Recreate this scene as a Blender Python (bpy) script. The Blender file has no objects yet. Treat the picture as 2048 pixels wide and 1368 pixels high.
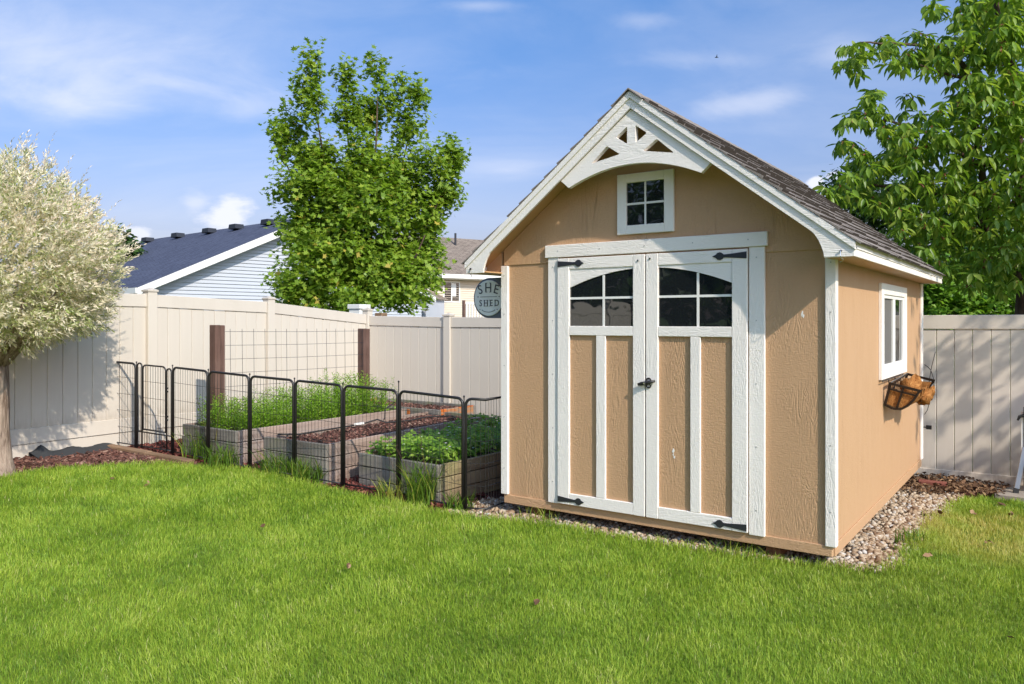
import bpy, bmesh, math, random
import numpy as np
from mathutils import Vector, Matrix, geometry
random.seed(7)
RG = np.random.default_rng(7)
R = math.radians
sc = bpy.context.scene
COL = sc.collection

# ------------------------------------------------------------------ camera, sky, sun, exposure
cam_d = bpy.data.cameras.new('camera')
cam = bpy.data.objects.new('camera', cam_d); COL.objects.link(cam)
cam.location = (0, 0, 1.5); cam.rotation_euler = (R(90), 0, 0)
cam_d.sensor_width = 36; cam_d.lens = 27.21; cam_d.shift_y = -0.021
cam_d.clip_start = 0.05; cam_d.clip_end = 2000
sc.camera = cam
SUN_TO = Vector((0.571, -0.925, 0.837)).normalized()
SUN_EL = math.asin(SUN_TO.z); SUN_AZ = math.atan2(SUN_TO.x, SUN_TO.y)
sun_d = bpy.data.lights.new('sun', 'SUN'); sun_d.energy = 3.05; sun_d.angle = R(0.7); sun_d.color = (1.0, 0.91, 0.78)
sun = bpy.data.objects.new('sun', sun_d); COL.objects.link(sun)
sun.rotation_euler = SUN_TO.to_track_quat('Z', 'Y').to_euler()
sc.view_settings.view_transform = 'Standard'; sc.view_settings.look = 'None'
sc.view_settings.exposure = 0.60; sc.view_settings.gamma = 1.0
world = bpy.data.worlds.new('World'); sc.world = world; world.use_nodes = True
def build_world():
    nt = world.node_tree; nt.nodes.clear(); L = nt.links.new
    def n(t, **k):
        x = nt.nodes.new(t)
        for a, b in k.items(): setattr(x, a, b)
        return x
    def mth(op, a, b=None, c=None):
        m = n('ShaderNodeMath', operation=op)
        for i, v in enumerate((a, b, c)):
            if v is None: continue
            if isinstance(v, (int, float)): m.inputs[i].default_value = v
            else: L(v, m.inputs[i])
        return m.outputs[0]
    out = n('ShaderNodeOutputWorld'); bg = n('ShaderNodeBackground'); bg.inputs[1].default_value = 0.15
    sky = n('ShaderNodeTexSky', sky_type='NISHITA', sun_disc=False, sun_elevation=SUN_EL, sun_rotation=SUN_AZ, air_density=1.0, dust_density=4.0, ozone_density=3.2, altitude=300)
    tint = n('ShaderNodeMix', data_type='RGBA', blend_type='MULTIPLY'); tint.inputs[0].default_value = 1.0
    L(sky.outputs[0], tint.inputs[6])
    tc = n('ShaderNodeTexCoord'); sp = n('ShaderNodeSeparateXYZ'); L(tc.outputs['Generated'], sp.inputs[0])
    X, Y, Z = sp.outputs
    tr = n('ShaderNodeValToRGB'); L(Z, tr.inputs[0]); tr.color_ramp.elements[0].position = 0.08; tr.color_ramp.elements[0].color = (0.90, 0.73, 0.78, 1); tr.color_ramp.elements[1].position = 0.38; tr.color_ramp.elements[1].color = (0.49, 0.74, 0.98, 1); L(tr.outputs[0], tint.inputs[7])
    Yp = mth('MAXIMUM', Y, 0.05)
    u = mth('DIVIDE', X, Yp); v = mth('DIVIDE', Z, Yp)
    # wispy cirrus: stretched noise on a high cloud plane, all round the sky
    Zp = mth('MAXIMUM', mth('ADD', Z, 0.12), 0.02)
    cx = mth('DIVIDE', X, Zp); cy = mth('DIVIDE', Y, Zp)
    cb = n('ShaderNodeCombineXYZ'); L(mth('MULTIPLY', mth('ADD', cx, mth('MULTIPLY', cy, 0.35)), 0.55), cb.inputs[0]); L(mth('MULTIPLY', cy, 1.0), cb.inputs[1])
    ns = n('ShaderNodeTexNoise'); ns.inputs['Scale'].default_value = 0.9; ns.inputs['Detail'].default_value = 9; ns.inputs['Roughness'].default_value = 0.55; ns.inputs['Distortion'].default_value = 0.5
    L(cb.outputs[0], ns.inputs['Vector'])
    mr = n('ShaderNodeMapRange'); mr.inputs[1].default_value = 0.45; mr.inputs[2].default_value = 0.85; mr.inputs[3].default_value = 0; mr.inputs[4].default_value = 0.5
    L(ns.outputs[0], mr.inputs[0])
    cirrus = mr.outputs[0]
    cv = n('ShaderNodeCombineXYZ'); L(u, cv.inputs[0]); L(mth('MULTIPLY', v, 2.4), cv.inputs[1])
    n2 = n('ShaderNodeTexNoise'); n2.inputs['Scale'].default_value = 5.0; n2.inputs['Detail'].default_value = 8; n2.inputs['Roughness'].default_value = 0.6; n2.inputs['Distortion'].default_value = 0.4
    L(cv.outputs[0], n2.inputs['Vector'])
    n3 = n('ShaderNodeTexNoise'); n3.inputs['Scale'].default_value = 16.0; n3.inputs['Detail'].default_value = 7; n3.inputs['Roughness'].default_value = 0.62
    L(cv.outputs[0], n3.inputs['Vector'])
    front = mth('GREATER_THAN', Y, 0.05)
    def blob(px, py, rx, ry, amp, noise, lo, hi, rot=0.0):
        u0 = (px-1024)/1548; v0 = (641-py)/1548
        du = mth('SUBTRACT', u, u0); dv = mth('SUBTRACT', v, v0)
        c, s = math.cos(rot), math.sin(rot)
        a = mth('ADD', mth('MULTIPLY', du, c), mth('MULTIPLY', dv, s)); b = mth('SUBTRACT', mth('MULTIPLY', dv, c), mth('MULTIPLY', du, s))
        a = mth('DIVIDE', a, rx/1548); b = mth('DIVIDE', b, ry/1548)
        d = mth('SQRT', mth('ADD', mth('MULTIPLY', a, a), mth('MULTIPLY', b, b)))
        fall = mth('SUBTRACT', 1.0, d)
        m = n('ShaderNodeMapRange'); m.interpolation_type = 'SMOOTHSTEP'
        m.inputs[1].default_value = lo; m.inputs[2].default_value = hi; m.inputs[3].default_value = 0; m.inputs[4].default_value = amp
        L(mth('ADD', fall, mth('MULTIPLY', mth('SUBTRACT', noise, 0.5), 1.5)), m.inputs[0])
        return mth('MULTIPLY', m.outputs[0], front)
    tot = mth('MULTIPLY', cirrus, 0.8)
    for args in [(120,205,270,52,0.55,n2.outputs[0],0.0,1.2,R(-9)), (190,175,190,70,0.36,n2.outputs[0],0.0,1.2,R(0)), (90,110,480,110,0.40,n2.outputs[0],-0.1,1.3,R(-5)), (200,60,700,190,0.30,n2.outputs[0],-0.3,1.4,0), (1700,90,700,200,0.20,n2.outputs[0],-0.3,1.4,0), (1100,420,1500,220,0.12,n2.outputs[0],-0.4,1.4,0),
                 (350,165,160,25,0.30,n2.outputs[0],0.1,1.1,R(-14)), (520,215,120,40,0.22,n2.outputs[0],0.1,1.1,0), (1520,200,190,38,0.38,n2.outputs[0],0.1,1.1,R(10)),
                 (1290,40,120,30,0.22,n2.outputs[0],0.1,1.1,0), (960,10,120,22,0.28,n2.outputs[0],0.1,1.1,0), (1010,340,150,30,0.30,n2.outputs[0],0.1,1.1,0), (1680,110,140,60,0.30,n2.outputs[0],0.1,1.1,0),
                 (1380,120,220,30,0.16,n2.outputs[0],0.1,1.1,0),
                 (452,430,72,46,0.90,n3.outputs[0],0.10,0.62,R(8)), (392,405,42,30,0.42,n3.outputs[0],0.0,0.8,0), (275,470,46,26,0.75,n3.outputs[0],0.10,0.5,0), (1632,366,26,18,0.9,n3.outputs[0],0.1,0.45,0), (1668,352,24,14,0.55,n3.outputs[0],0.1,0.5,0),
                 (700,560,1600,60,0.10,n2.outputs[0],0.1,1.0,0)]:
        b = blob(*args)
        tot = mth('SUBTRACT', mth('ADD', tot, b), mth('MULTIPLY', tot, b))
    tot = mth('MINIMUM', tot, 0.96)
    mx = n('ShaderNodeMix', data_type='RGBA'); L(tot, mx.inputs[0]); L(tint.outputs[2], mx.inputs[6]); mx.inputs[7].default_value = (4.3, 4.4, 4.85, 1)
    L(mx.outputs[2], bg.inputs[0]); L(bg.outputs[0], out.inputs[0])
build_world()

# ------------------------------------------------------------------ helpers
F, HY, H = 1548.0, 641.0, 1.5
def PX(px, py, d):            # a point of the place, from where it shows in the photograph and how far away it is
    return Vector(((px-1024)/F*d, d, H-(py-HY)/F*d))
A_SHED = R(-35.27)
UX = Vector((math.cos(A_SHED), math.sin(A_SHED), 0)); UY = Vector((-math.sin(A_SHED), math.cos(A_SHED), 0))
O_SHED = Vector((0.9324, 5.3616, 0))
def SL(x, y, z=0): return O_SHED + UX*x + UY*y + Vector((0, 0, z))

_lat = RG.random((64, 64))
def vnoise(x, y, s):
    x = np.asarray(x, float)*s+100.3; y = np.asarray(y, float)*s+57.7
    xi = np.floor(x).astype(int); yi = np.floor(y).astype(int); fx = x-xi; fy = y-yi
    fx = fx*fx*(3-2*fx); fy = fy*fy*(3-2*fy)
    g = lambda a, b: _lat[a % 64, b % 64]
    return (g(xi, yi)*(1-fx)+g(xi+1, yi)*fx)*(1-fy)+(g(xi, yi+1)*(1-fx)+g(xi+1, yi+1)*fx)*fy
def gz(x, y):                  # height of the ground
    x = np.asarray(x, float); y = np.asarray(y, float)
    a = 0.045*np.maximum(0, -x-0.4)*np.clip((y-2)/4, 0, 1)
    a = np.minimum(a, 0.24)
    b = -0.033*np.clip(x-1.9, 0, 3)*np.clip((y-3)/3, 0, 1)
    return a+b
def G(x, y): return float(gz(x, y))

def link(o, parent=None):
    COL.objects.link(o)
    if parent is not None: o.parent = parent
    return o
def tag(o, label=None, cat=None, group=None, kind=None):
    if label: o['label'] = label
    if cat: o['category'] = cat
    if group: o['group'] = group
    if kind: o['kind'] = kind
    return o
def empty(name, loc, rz=0.0, **k):
    o = bpy.data.objects.new(name, None); o.empty_display_size = 0.1
    o.location = loc; o.rotation_euler = (0, 0, rz); COL.objects.link(o); return tag(o, **k)
class MB:
    def __init__(s): s.v = []; s.f = []
    def add(s, v, f):
        b = len(s.v); s.v += [tuple(p) for p in v]; s.f += [tuple(i+b for i in q) for q in f]; return s
    def box(s, x0, x1, y0, y1, z0, z1):
        return s.add([(x0,y0,z0),(x1,y0,z0),(x1,y1,z0),(x0,y1,z0),(x0,y0,z1),(x1,y0,z1),(x1,y1,z1),(x0,y1,z1)],
                     [(3,2,1,0),(4,5,6,7),(0,1,5,4),(1,2,6,5),(2,3,7,6),(3,0,4,7)])
    def prism(s, pts, y0, y1, axis='y'):      # polygon in (a, z) extruded
        n = len(pts)
        m = (lambda a, z, y: (a, y, z)) if axis == 'y' else ((lambda a, z, y: (y, a, z)) if axis == 'x' else (lambda a, z, y: (a, z, y)))
        v = [m(a, z, y0) for a, z in pts]+[m(a, z, y1) for a, z in pts]
        f = [tuple(range(n)), tuple(range(2*n-1, n-1, -1))]+[(i, i+n, (i+1) % n+n, (i+1) % n) for i in range(n)]
        return s.add(v, f)
    def tube(s, path, r, n=6, cap=True):
        path = [Vector(p) for p in path]; rr = r if isinstance(r, (list, tuple)) else [r]*len(path)
        v = []; f = []; up = None
        for i, p in enumerate(path):
            d = (path[min(i+1, len(path)-1)]-path[max(i-1, 0)])
            d = d.normalized() if d.length > 1e-9 else Vector((0, 0, 1))
            if up is None: up = d.orthogonal().normalized()
            up = (up-d*up.dot(d)); up = up.normalized() if up.length > 1e-6 else d.orthogonal().normalized()
            w = d.cross(up)
            for k in range(n):
                a = 2*math.pi*k/n; v.append(p+(up*math.cos(a)+w*math.sin(a))*rr[i])
        for i in range(len(path)-1):
            for k in range(n): f.append((i*n+k, i*n+(k+1) % n, (i+1)*n+(k+1) % n, (i+1)*n+k))
        if cap: f.append(tuple(range(n-1, -1, -1))); f.append(tuple(range((len(path)-1)*n, len(path)*n)))
        return s.add(v, f)
    def bar(s, a, b, w, t, up=(0, 0, 1)):     # flat bar from a to b, w across, t thick
        a = Vector(a); b = Vector(b); d = (b-a).normalized(); u = Vector(up); u = (u-d*u.dot(d)).normalized(); c = d.cross(u)
        v = [p+c*sx*w/2+u*sy*t/2 for p in (a, b) for sx, sy in ((-1,-1),(1,-1),(1,1),(-1,1))]
        return s.add(v, [(0,1,2,3),(7,6,5,4),(0,4,5,1),(1,5,6,2),(2,6,7,3),(3,7,4,0)])
    def mesh(s, name, mat=None, bevel=0, smooth=False):
        me = bpy.data.meshes.new(name); bm = bmesh.new()
        vs = [bm.verts.new(p) for p in s.v]
        for q in s.f:
            try: bm.faces.new([vs[i] for i in q])
            except ValueError: pass
        bmesh.ops.recalc_face_normals(bm, faces=bm.faces)
        if bevel: bmesh.ops.bevel(bm, geom=list(bm.edges), offset=bevel, segments=1, affect='EDGES', profile=0.5, clamp_overlap=True)
        bm.to_mesh(me); bm.free()
        if smooth:
            for p in me.polygons: p.use_smooth = True
        if mat: me.materials.append(mat)
        return me
    def obj(s, name, mat=None, parent=None, bevel=0, smooth=False, **k):
        o = bpy.data.objects.new(name, s.mesh(name, mat, bevel, smooth)); link(o, parent); return tag(o, **k)
def inst(name, me, parent=None, loc=(0,0,0), rot=(0,0,0), scale=(1,1,1)):
    o = bpy.data.objects.new(name, me); o.location = loc; o.rotation_euler = rot; o.scale = scale; return link(o, parent)
def np_mesh(name, verts, faces, mat, attrs=None, smooth=False):
    verts = np.asarray(verts, np.float32); faces = np.asarray(faces, np.int32)
    k = faces.shape[1]; me = bpy.data.meshes.new(name)
    me.vertices.add(len(verts)); me.vertices.foreach_set('co', verts.ravel())
    me.loops.add(faces.size); me.loops.foreach_set('vertex_index', faces.ravel())
    me.polygons.add(len(faces)); me.polygons.foreach_set('loop_start', np.arange(0, faces.size, k, dtype=np.int32)); me.polygons.foreach_set('loop_total', np.full(len(faces), k, np.int32))
    if smooth: me.polygons.foreach_set('use_smooth', np.ones(len(faces), bool))
    me.update(calc_edges=True)
    for nm, val in (attrs or {}).items():
        a = me.attributes.new(nm, 'FLOAT', 'POINT'); a.data.foreach_set('value', np.asarray(val, np.float32))
    me.materials.append(mat); return me
def norm(a): return a/np.maximum(np.linalg.norm(a, axis=1, keepdims=True), 1e-9)
def scatter(name, P, D, N, S, tv, tf, mat, rnd=None, tip=None, jit=0.0):
    """many copies of one small template: (w, l, h) along side, length, normal"""
    P = np.asarray(P, float); n = len(P); D = norm(np.asarray(D, float)); N = np.asarray(N, float)
    N = N-D*(N*D).sum(1, keepdims=True); N = norm(N); W = np.cross(D, N)
    tv = np.asarray(tv, float); k = len(tv); S = np.asarray(S, float).reshape(-1, 1, 1)*np.ones((n, 1, 1))
    T = np.broadcast_to(tv, (n, k, 3))*S
    if jit: T = T*(1+jit*(RG.random((n, k, 1))-0.5))
    V = P[:, None, :]+T[:, :, 0:1]*W[:, None, :]+T[:, :, 1:2]*D[:, None, :]+T[:, :, 2:3]*N[:, None, :]
    Fc = (np.arange(n)[:, None, None]*k+np.asarray(tf)[None]).reshape(-1, len(tf[0]))
    at = {'rnd': np.repeat(RG.random(n) if rnd is None else rnd, k)}
    if tip is not None: at['tip'] = np.repeat(tip, k)
    return np_mesh(name, V.reshape(-1, 3), Fc, mat, at)
LANCE = ([(0,0,0),(0.13,0.45,0.04),(0,1,-0.05),(-0.13,0.45,0.04)], [(0,1,2),(0,2,3)])
OVAL = ([(0,0,0),(0.22,0.22,0.03),(0.3,0.55,0.05),(0,1,-0.06),(-0.3,0.55,0.05),(-0.22,0.22,0.03),(0,0.5,-0.02)], [(0,1,6),(1,2,6),(2,3,6),(3,4,6),(4,5,6),(5,0,6)])
CHERRY = ([(0,0,0),(0.11,0.16,0.03),(0.185,0.44,0.05),(0.13,0.76,-0.0),(0,1.04,-0.14),(-0.13,0.76,-0.0),(-0.185,0.44,0.05),(-0.11,0.16,0.03),(0,0.38,-0.03),(0,0.74,-0.07)],
          [(0,1,8),(1,2,8),(2,3,9),(2,9,8),(3,4,9),(4,5,9),(5,6,9),(6,8,9),(6,7,8),(7,0,8)])
def _maple():
    v = [(0, 0.42, 0)]; tips = [(-68, .5), (-30, .78), (0, 1.0)]
    ang = [(-150,.22),(-112,.50),(-80,.30),(-48,.62),(-22,.33),(0,.66),(22,.33),(48,.62),(80,.30),(112,.50),(150,.22)]
    for a, r in ang:
        a = R(a); v.append((math.sin(a)*r, 0.42+math.cos(a)*r*0.95, 0.05 if r > .45 else -0.02))
    n = len(ang); return v, [(0, i+1, i+2) for i in range(n-1)]+[(0, n, 1)]
MAPLE = _maple()
def rand_dir(n):
    a = RG.normal(size=(n, 3)); return norm(a)

# ------------------------------------------------------------------ materials
class NT:
    def __init__(s, name):
        s.m = bpy.data.materials.new(name); s.m.use_nodes = True; s.t = s.m.node_tree; s.t.nodes.clear()
        s.out = s.n('ShaderNodeOutputMaterial'); s.b = s.n('ShaderNodeBsdfPrincipled'); s.L(s.b.outputs[0], s.out.inputs[0])
    def n(s, t, **k):
        x = s.t.nodes.new(t)
        for a, b in k.items(): setattr(x, a, b)
        return x
    def L(s, a, b): s.t.links.new(a, b)
    def co(s, scale=(1,1,1), kind='Object'):
        tc = s.n('ShaderNodeTexCoord'); mp = s.n('ShaderNodeMapping'); mp.inputs['Scale'].default_value = scale
        s.L(tc.outputs[kind], mp.inputs[0]); return mp.outputs[0]
    def noise(s, vec, scale, detail=3, rough=0.5, dist=0):
        x = s.n('ShaderNodeTexNoise'); x.inputs['Scale'].default_value = scale; x.inputs['Detail'].default_value = detail; x.inputs['Roughness'].default_value = rough; x.inputs['Distortion'].default_value = dist
        if vec is not None: s.L(vec, x.inputs['Vector'])
        return x.outputs[0]
    def math(s, op, a, b=None, c=None, clamp=False):
        m = s.n('ShaderNodeMath', operation=op, use_clamp=clamp)
        for i, v in enumerate((a, b, c)):
            if v is None: continue
            if isinstance(v, (int, float)): m.inputs[i].default_value = v
            else: s.L(v, m.inputs[i])
        return m.outputs[0]
    def rng(s, a, lo, hi, o0=0, o1=1):
        m = s.n('ShaderNodeMapRange'); s.L(a, m.inputs[0])
        for i, v in enumerate((lo, hi, o0, o1)): m.inputs[i+1].default_value = v
        return m.outputs[0]
    def ramp(s, fac, stops):
        r = s.n('ShaderNodeValToRGB'); s.L(fac, r.inputs[0]); e = r.color_ramp.elements
        while len(e) < len(stops): e.new(0.5)
        for i, (p, c) in enumerate(stops): e[i].position = p; e[i].color = (*c, 1)
        return r.outputs[0]
    def mix(s, fac, a, b, mode='MIX'):
        m = s.n('ShaderNodeMix', data_type='RGBA', blend_type=mode)
        for i, v in ((0, fac), (6, a), (7, b)):
            if isinstance(v, (int, float)): m.inputs[i].default_value = v
            elif isinstance(v, tuple): m.inputs[i].default_value = (*v, 1)
            else: s.L(v, m.inputs[i])
        return m.outputs[2]
    def bump(s, h, dist, strength=1.0):
        b = s.n('ShaderNodeBump'); b.inputs['Distance'].default_value = dist; b.inputs['Strength'].default_value = strength
        s.L(h, b.inputs['Height']); s.L(b.outputs[0], s.b.inputs['Normal']); return b
    def base(s, c, rough=0.5, spec=0.5, metal=0):
        if isinstance(c, tuple): s.b.inputs['Base Color'].default_value = (*c, 1)
        else: s.L(c, s.b.inputs['Base Color'])
        if isinstance(rough, (int, float)): s.b.inputs['Roughness'].default_value = rough
        else: s.L(rough, s.b.inputs['Roughness'])
        s.b.inputs['Specular IOR Level'].default_value = spec; s.b.inputs['Metallic'].default_value = metal; return s
    def attr(s, nm):
        a = s.n('ShaderNodeAttribute'); a.attribute_name = nm; return a.outputs['Fac']

def painted(name, col, axis='z', dist=0.0015, dirt=0.05, lines=9.0):
    """painted engineered wood, embossed with a cathedral grain"""
    s = NT(name); st = {'z': (6.5, 6.5, 0.95), 'x': (0.95, 6.5, 6.5), 'y': (6.5, 0.95, 6.5)}[axis]; fs = {'z': (150, 150, 34), 'x': (34, 150, 150), 'y': (150, 34, 150)}[axis]
    n1 = s.noise(s.co(st), 1.5, 3, 0.5, 0.6)
    ring = s.math('PINGPONG', s.math('MULTIPLY', n1, lines*2.6), 0.5)
    ring = s.rng(ring, 0.0, 0.34)
    mask = s.rng(s.noise(s.co((2.2, 2.2, 1.4)), 1.3, 2), 0.42, 0.62, 0.12, 1.0)
    ring = s.math('MULTIPLY', ring, mask)
    fine = s.noise(s.co(fs), 1.0, 3, 0.6)
    cross = s.noise(s.co({'z': (34, 34, 110), 'x': (110, 34, 34), 'y': (34, 110, 34)}[axis]), 1.0, 2, 0.5)
    h = s.math('ADD', s.math('MULTIPLY', ring, 0.75), s.math('ADD', s.math('MULTIPLY', fine, 0.9), s.math('MULTIPLY', cross, 0.8)))
    s.bump(h, dist, 1.0)
    big = s.noise(s.co((1.2, 1.2, 0.5)), 1.5, 4, 0.6)
    c = s.mix(s.rng(big, 0.35, 0.7, 0, dirt), col, (col[0]*0.55, col[1]*0.5, col[2]*0.42))
    c = s.mix(s.rng(fine, 0.3, 0.7, 0.0, 0.10), c, (col[0]*0.7, col[1]*0.66, col[2]*0.6))
    s.base(c, s.rng(big, 0.3, 0.7, 0.5, 0.66), 0.35); return s.m
WHITE = (0.85, 0.795, 0.74); TAN = (0.53, 0.325, 0.182)
M = {}
M['white_z'] = painted('white painted wood upright grain', WHITE, 'z')
M['white_x'] = painted('white painted wood level grain', WHITE, 'x')
M['white_y'] = painted('white painted wood grain along the side', WHITE, 'y', 0.0012)
M['tan_z'] = painted('tan painted siding', TAN, 'z', 0.0024, 0.16, 10)
M['tan_side'] = painted('tan painted side siding', TAN, 'z', 0.0012, 0.10, 10)
M['tan_x'] = painted('tan painted skirt board', TAN, 'x', 0.002, 0.16)
M['tan_soffit'] = painted('tan painted soffit', (0.52, 0.31, 0.155), 'y', 0.001)
def simple(name, c, rough=0.5, metal=0, spec=0.5, var=0.0, vs=20, bump=0, bs=60):
    s = NT(name); cc = c
    if var: cc = s.mix(s.rng(s.noise(s.co(), vs, 4, 0.6), 0.3, 0.7, 0, var), c, tuple(x*0.45 for x in c))
    s.base(cc, rough, spec, metal)
    if bump: s.bump(s.noise(s.co(), bs, 3), bump)
    return s.m
M['black_metal'] = simple('black powder coated metal', (0.018, 0.016, 0.016), 0.42, 0.0, 0.5, 0.3, 30, 0.0003, 300)
M['hinge'] = simple('black iron strap hinge', (0.035, 0.037, 0.045), 0.45, 0.3, 0.5, 0.3, 60, 0.0006, 220)
M['chrome'] = simple('bright metal', (0.6, 0.6, 0.6), 0.25, 1.0)
M['bronze'] = simple('dark bronze painted steel', (0.03, 0.018, 0.012), 0.4, 0.4, 0.5, 0.4, 40)
M['rubber'] = simple('black rubber', (0.02, 0.02, 0.02), 0.7, 0)
M['aluminium'] = simple('grey aluminium tube', (0.42, 0.44, 0.48), 0.35, 0.8)
M['fabric'] = simple('dark weed barrier cloth', (0.05, 0.052, 0.055), 0.95, 0, 0.2, 0.3, 12, 0.003, 40)
M['concrete'] = simple('pale concrete slab', (0.34, 0.29, 0.24), 0.9, 0, 0.3, 0.5, 8, 0.002, 60)
M['dark'] = simple('dark interior', (0.01, 0.01, 0.01), 0.9)
def glassm(name, col=(0.012, 0.014, 0.016), rough=0.02):
    s = NT(name); s.base(col, rough, 0.5); s.b.inputs['IOR'].default_value = 1.9
    s.bump(s.noise(s.co((1, 1, 1)), 3.5, 2), 0.0025); return s.m
M['glass'] = glassm('dark reflecting window glass')
M['screen'] = simple('grey insect screen over glass', (0.15, 0.14, 0.13), 0.55, 0, 0.4, 0.2, 300)
def vinyl():
    s = NT('tan vinyl fence'); o = s.co()
    d = s.noise(s.co((3, 3, 0.8)), 1.2, 5, 0.6)
    c = s.mix(s.rng(d, 0.4, 0.75, 0, 0.22), (0.63, 0.565, 0.485), (0.42, 0.36, 0.29))
    oi = s.n('ShaderNodeObjectInfo')
    c = s.mix(s.rng(oi.outputs['Random'], 0, 1, 0, 0.10), c, (0.47, 0.40, 0.33))
    spk = s.rng(s.noise(o, 90, 2, 0.5), 0.70, 0.76, 0, 0.35)
    c = s.mix(spk, c, (0.25, 0.2, 0.15))
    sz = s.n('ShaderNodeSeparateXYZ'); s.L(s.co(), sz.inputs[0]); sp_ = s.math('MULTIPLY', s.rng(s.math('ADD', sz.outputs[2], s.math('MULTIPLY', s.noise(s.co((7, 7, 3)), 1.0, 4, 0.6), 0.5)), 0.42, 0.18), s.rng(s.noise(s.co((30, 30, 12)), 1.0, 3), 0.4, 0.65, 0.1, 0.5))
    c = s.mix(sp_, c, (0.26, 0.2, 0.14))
    s.base(c, 0.42, 0.45); s.bump(s.noise(s.co((40, 40, 3)), 1.0, 2), 0.0006); return s.m
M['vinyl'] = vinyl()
def weathered(name, a, b, cdark, axis='x', green=0.0):
    s = NT(name); st = {'x': (1.2, 22, 22), 'z': (22, 22, 1.2), 'y': (22, 1.2, 22)}[axis]
    g = s.noise(s.co(st), 1.0, 5, 0.65, 0.4); big = s.noise(s.co(), 2.3, 4, 0.6)
    c = s.mix(s.rng(big, 0.35, 0.65), a, b); c = s.mix(s.rng(g, 0.48, 0.72, 0, 0.8), c, cdark)
    k = s.n('ShaderNodeTexVoronoi', feature='DISTANCE_TO_EDGE'); 
    knot = s.n('ShaderNodeTexVoronoi'); knot.inputs['Scale'].default_value = 3.1; s.L(s.co({'x': (0.6, 1.2, 1.2), 'z': (1.2, 1.2, 0.6), 'y': (1.2, 0.6, 1.2)}[axis]), knot.inputs['Vector'])
    c = s.mix(s.rng(knot.outputs['Distance'], 0.035, 0.06, 0.7, 0), c, (0.06, 0.035, 0.02))
    if green:
        gm = s.rng(s.noise(s.co(), 3.3, 3), 0.5, 0.7, 0, green); c = s.mix(gm, c, (0.22, 0.26, 0.05))
    oi = s.n('ShaderNodeObjectInfo'); c = s.mix(s.rng(oi.outputs['Random'], 0, 1, 0, 0.25), c, cdark)
    s.base(c, 0.85, 0.25); s.bump(g, 0.004, 0.8); return s.m
M['bed_grey'] = weathered('weathered grey bed boards', (0.20, 0.185, 0.165), (0.30, 0.27, 0.235), (0.075, 0.065, 0.055), 'x', 0.35)
M['bed_pink'] = weathered('weathered pinkish bed boards', (0.42, 0.30, 0.24), (0.36, 0.29, 0.25), (0.16, 0.10, 0.075), 'y', 0.0)
M['bed_brown'] = weathered('weathered brown bed boards', (0.30, 0.20, 0.14), (0.36, 0.28, 0.17), (0.11, 0.07, 0.05), 'y', 0.3)
M['post'] = weathered('dark stained trellis post', (0.11, 0.06, 0.045), (0.17, 0.10, 0.08), (0.035, 0.02, 0.016), 'z')
M['edging'] = weathered('landscape edging timber', (0.24, 0.14, 0.08), (0.30, 0.19, 0.12), (0.08, 0.05, 0.03), 'x')
M['skid'] = weathered('treated timber skid', (0.20, 0.085, 0.035), (0.16, 0.07, 0.035), (0.05, 0.025, 0.012), 'y')
def rusty():
    s = NT('peeling orange stained boards'); g = s.noise(s.co((2, 2, 16)), 1.5, 5, 0.65, 0.8)
    c = s.ramp(g, [(0.3, (0.30, 0.22, 0.17)), (0.46, (0.40, 0.24, 0.14)), (0.52, (0.60, 0.17, 0.035)), (0.66, (0.42, 0.10, 0.02)), (0.75, (0.55, 0.38, 0.24))])
    s.base(c, 0.7, 0.3); s.bump(g, 0.004); return s.m
M['rust'] = rusty()
def leafm(name, stops, trans=0.35, tipcol=None, rough=0.45, spec=0.4, tb=0.55):
    s = NT(name); c = s.ramp(s.attr('rnd'), stops)
    if tipcol: c = s.mix(s.attr('tip'), c, tipcol)
    s.base(c, rough, spec)
    tr = s.n('ShaderNodeBsdfTranslucent'); bright = s.mix(1.0, c, (1.0, 1.0, tb), 'MULTIPLY'); s.L(bright, tr.inputs[0])
    mx = s.n('ShaderNodeMixShader'); mx.inputs[0].default_value = trans
    s.L(s.b.outputs[0], mx.inputs[1]); s.L(tr.outputs[0], mx.inputs[2]); s.L(mx.outputs[0], s.out.inputs[0]); return s.m
M['maple'] = leafm('maple leaves', [(0, (0.13, 0.24, 0.02)), (0.5, (0.27, 0.41, 0.04)), (0.93, (0.42, 0.52, 0.07)), (0.98, (0.60, 0.48, 0.09))], 0.5)
M['cherry'] = leafm('cherry leaves', [(0, (0.13, 0.24, 0.025)), (0.6, (0.24, 0.38, 0.045)), (1.0, (0.38, 0.48, 0.09))], 0.52, None, 0.38, 0.5)
M['willow'] = leafm('dappled willow leaves', [(0, (0.24, 0.34, 0.06)), (0.22, (0.56, 0.57, 0.28)), (0.42, (0.86, 0.79, 0.58)), (1.0, (0.93, 0.84, 0.70))], 0.38, (0.90, 0.68, 0.58), 0.45, 0.4, 0.88)
M['bush'] = leafm('shrub leaves', [(0, (0.10, 0.22, 0.02)), (0.6, (0.22, 0.40, 0.04)), (1.0, (0.36, 0.52, 0.08))], .45)
M['darkleaf'] = leafm('far tree leaves', [(0, (0.03, 0.07, 0.015)), (1.0, (0.07, 0.14, 0.025))])
M['fern'] = leafm('feathery herb leaves', [(0, (0.16, 0.32, 0.02)), (0.7, (0.30, 0.50, 0.04)), (1.0, (0.42, 0.55, 0.09))], .45)
M['berry'] = leafm('strawberry leaves', [(0, (0.12, 0.25, 0.02)), (0.6, (0.27, 0.47, 0.05)), (1.0, (0.46, 0.62, 0.12))], .45)
M['petal'] = simple('white petals', (0.8, 0.8, 0.74), 0.6)
M['fruit'] = simple('reddish brown fruit stalks', (0.22, 0.06, 0.025), 0.6, 0, 0.4, 0.3, 30)
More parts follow.
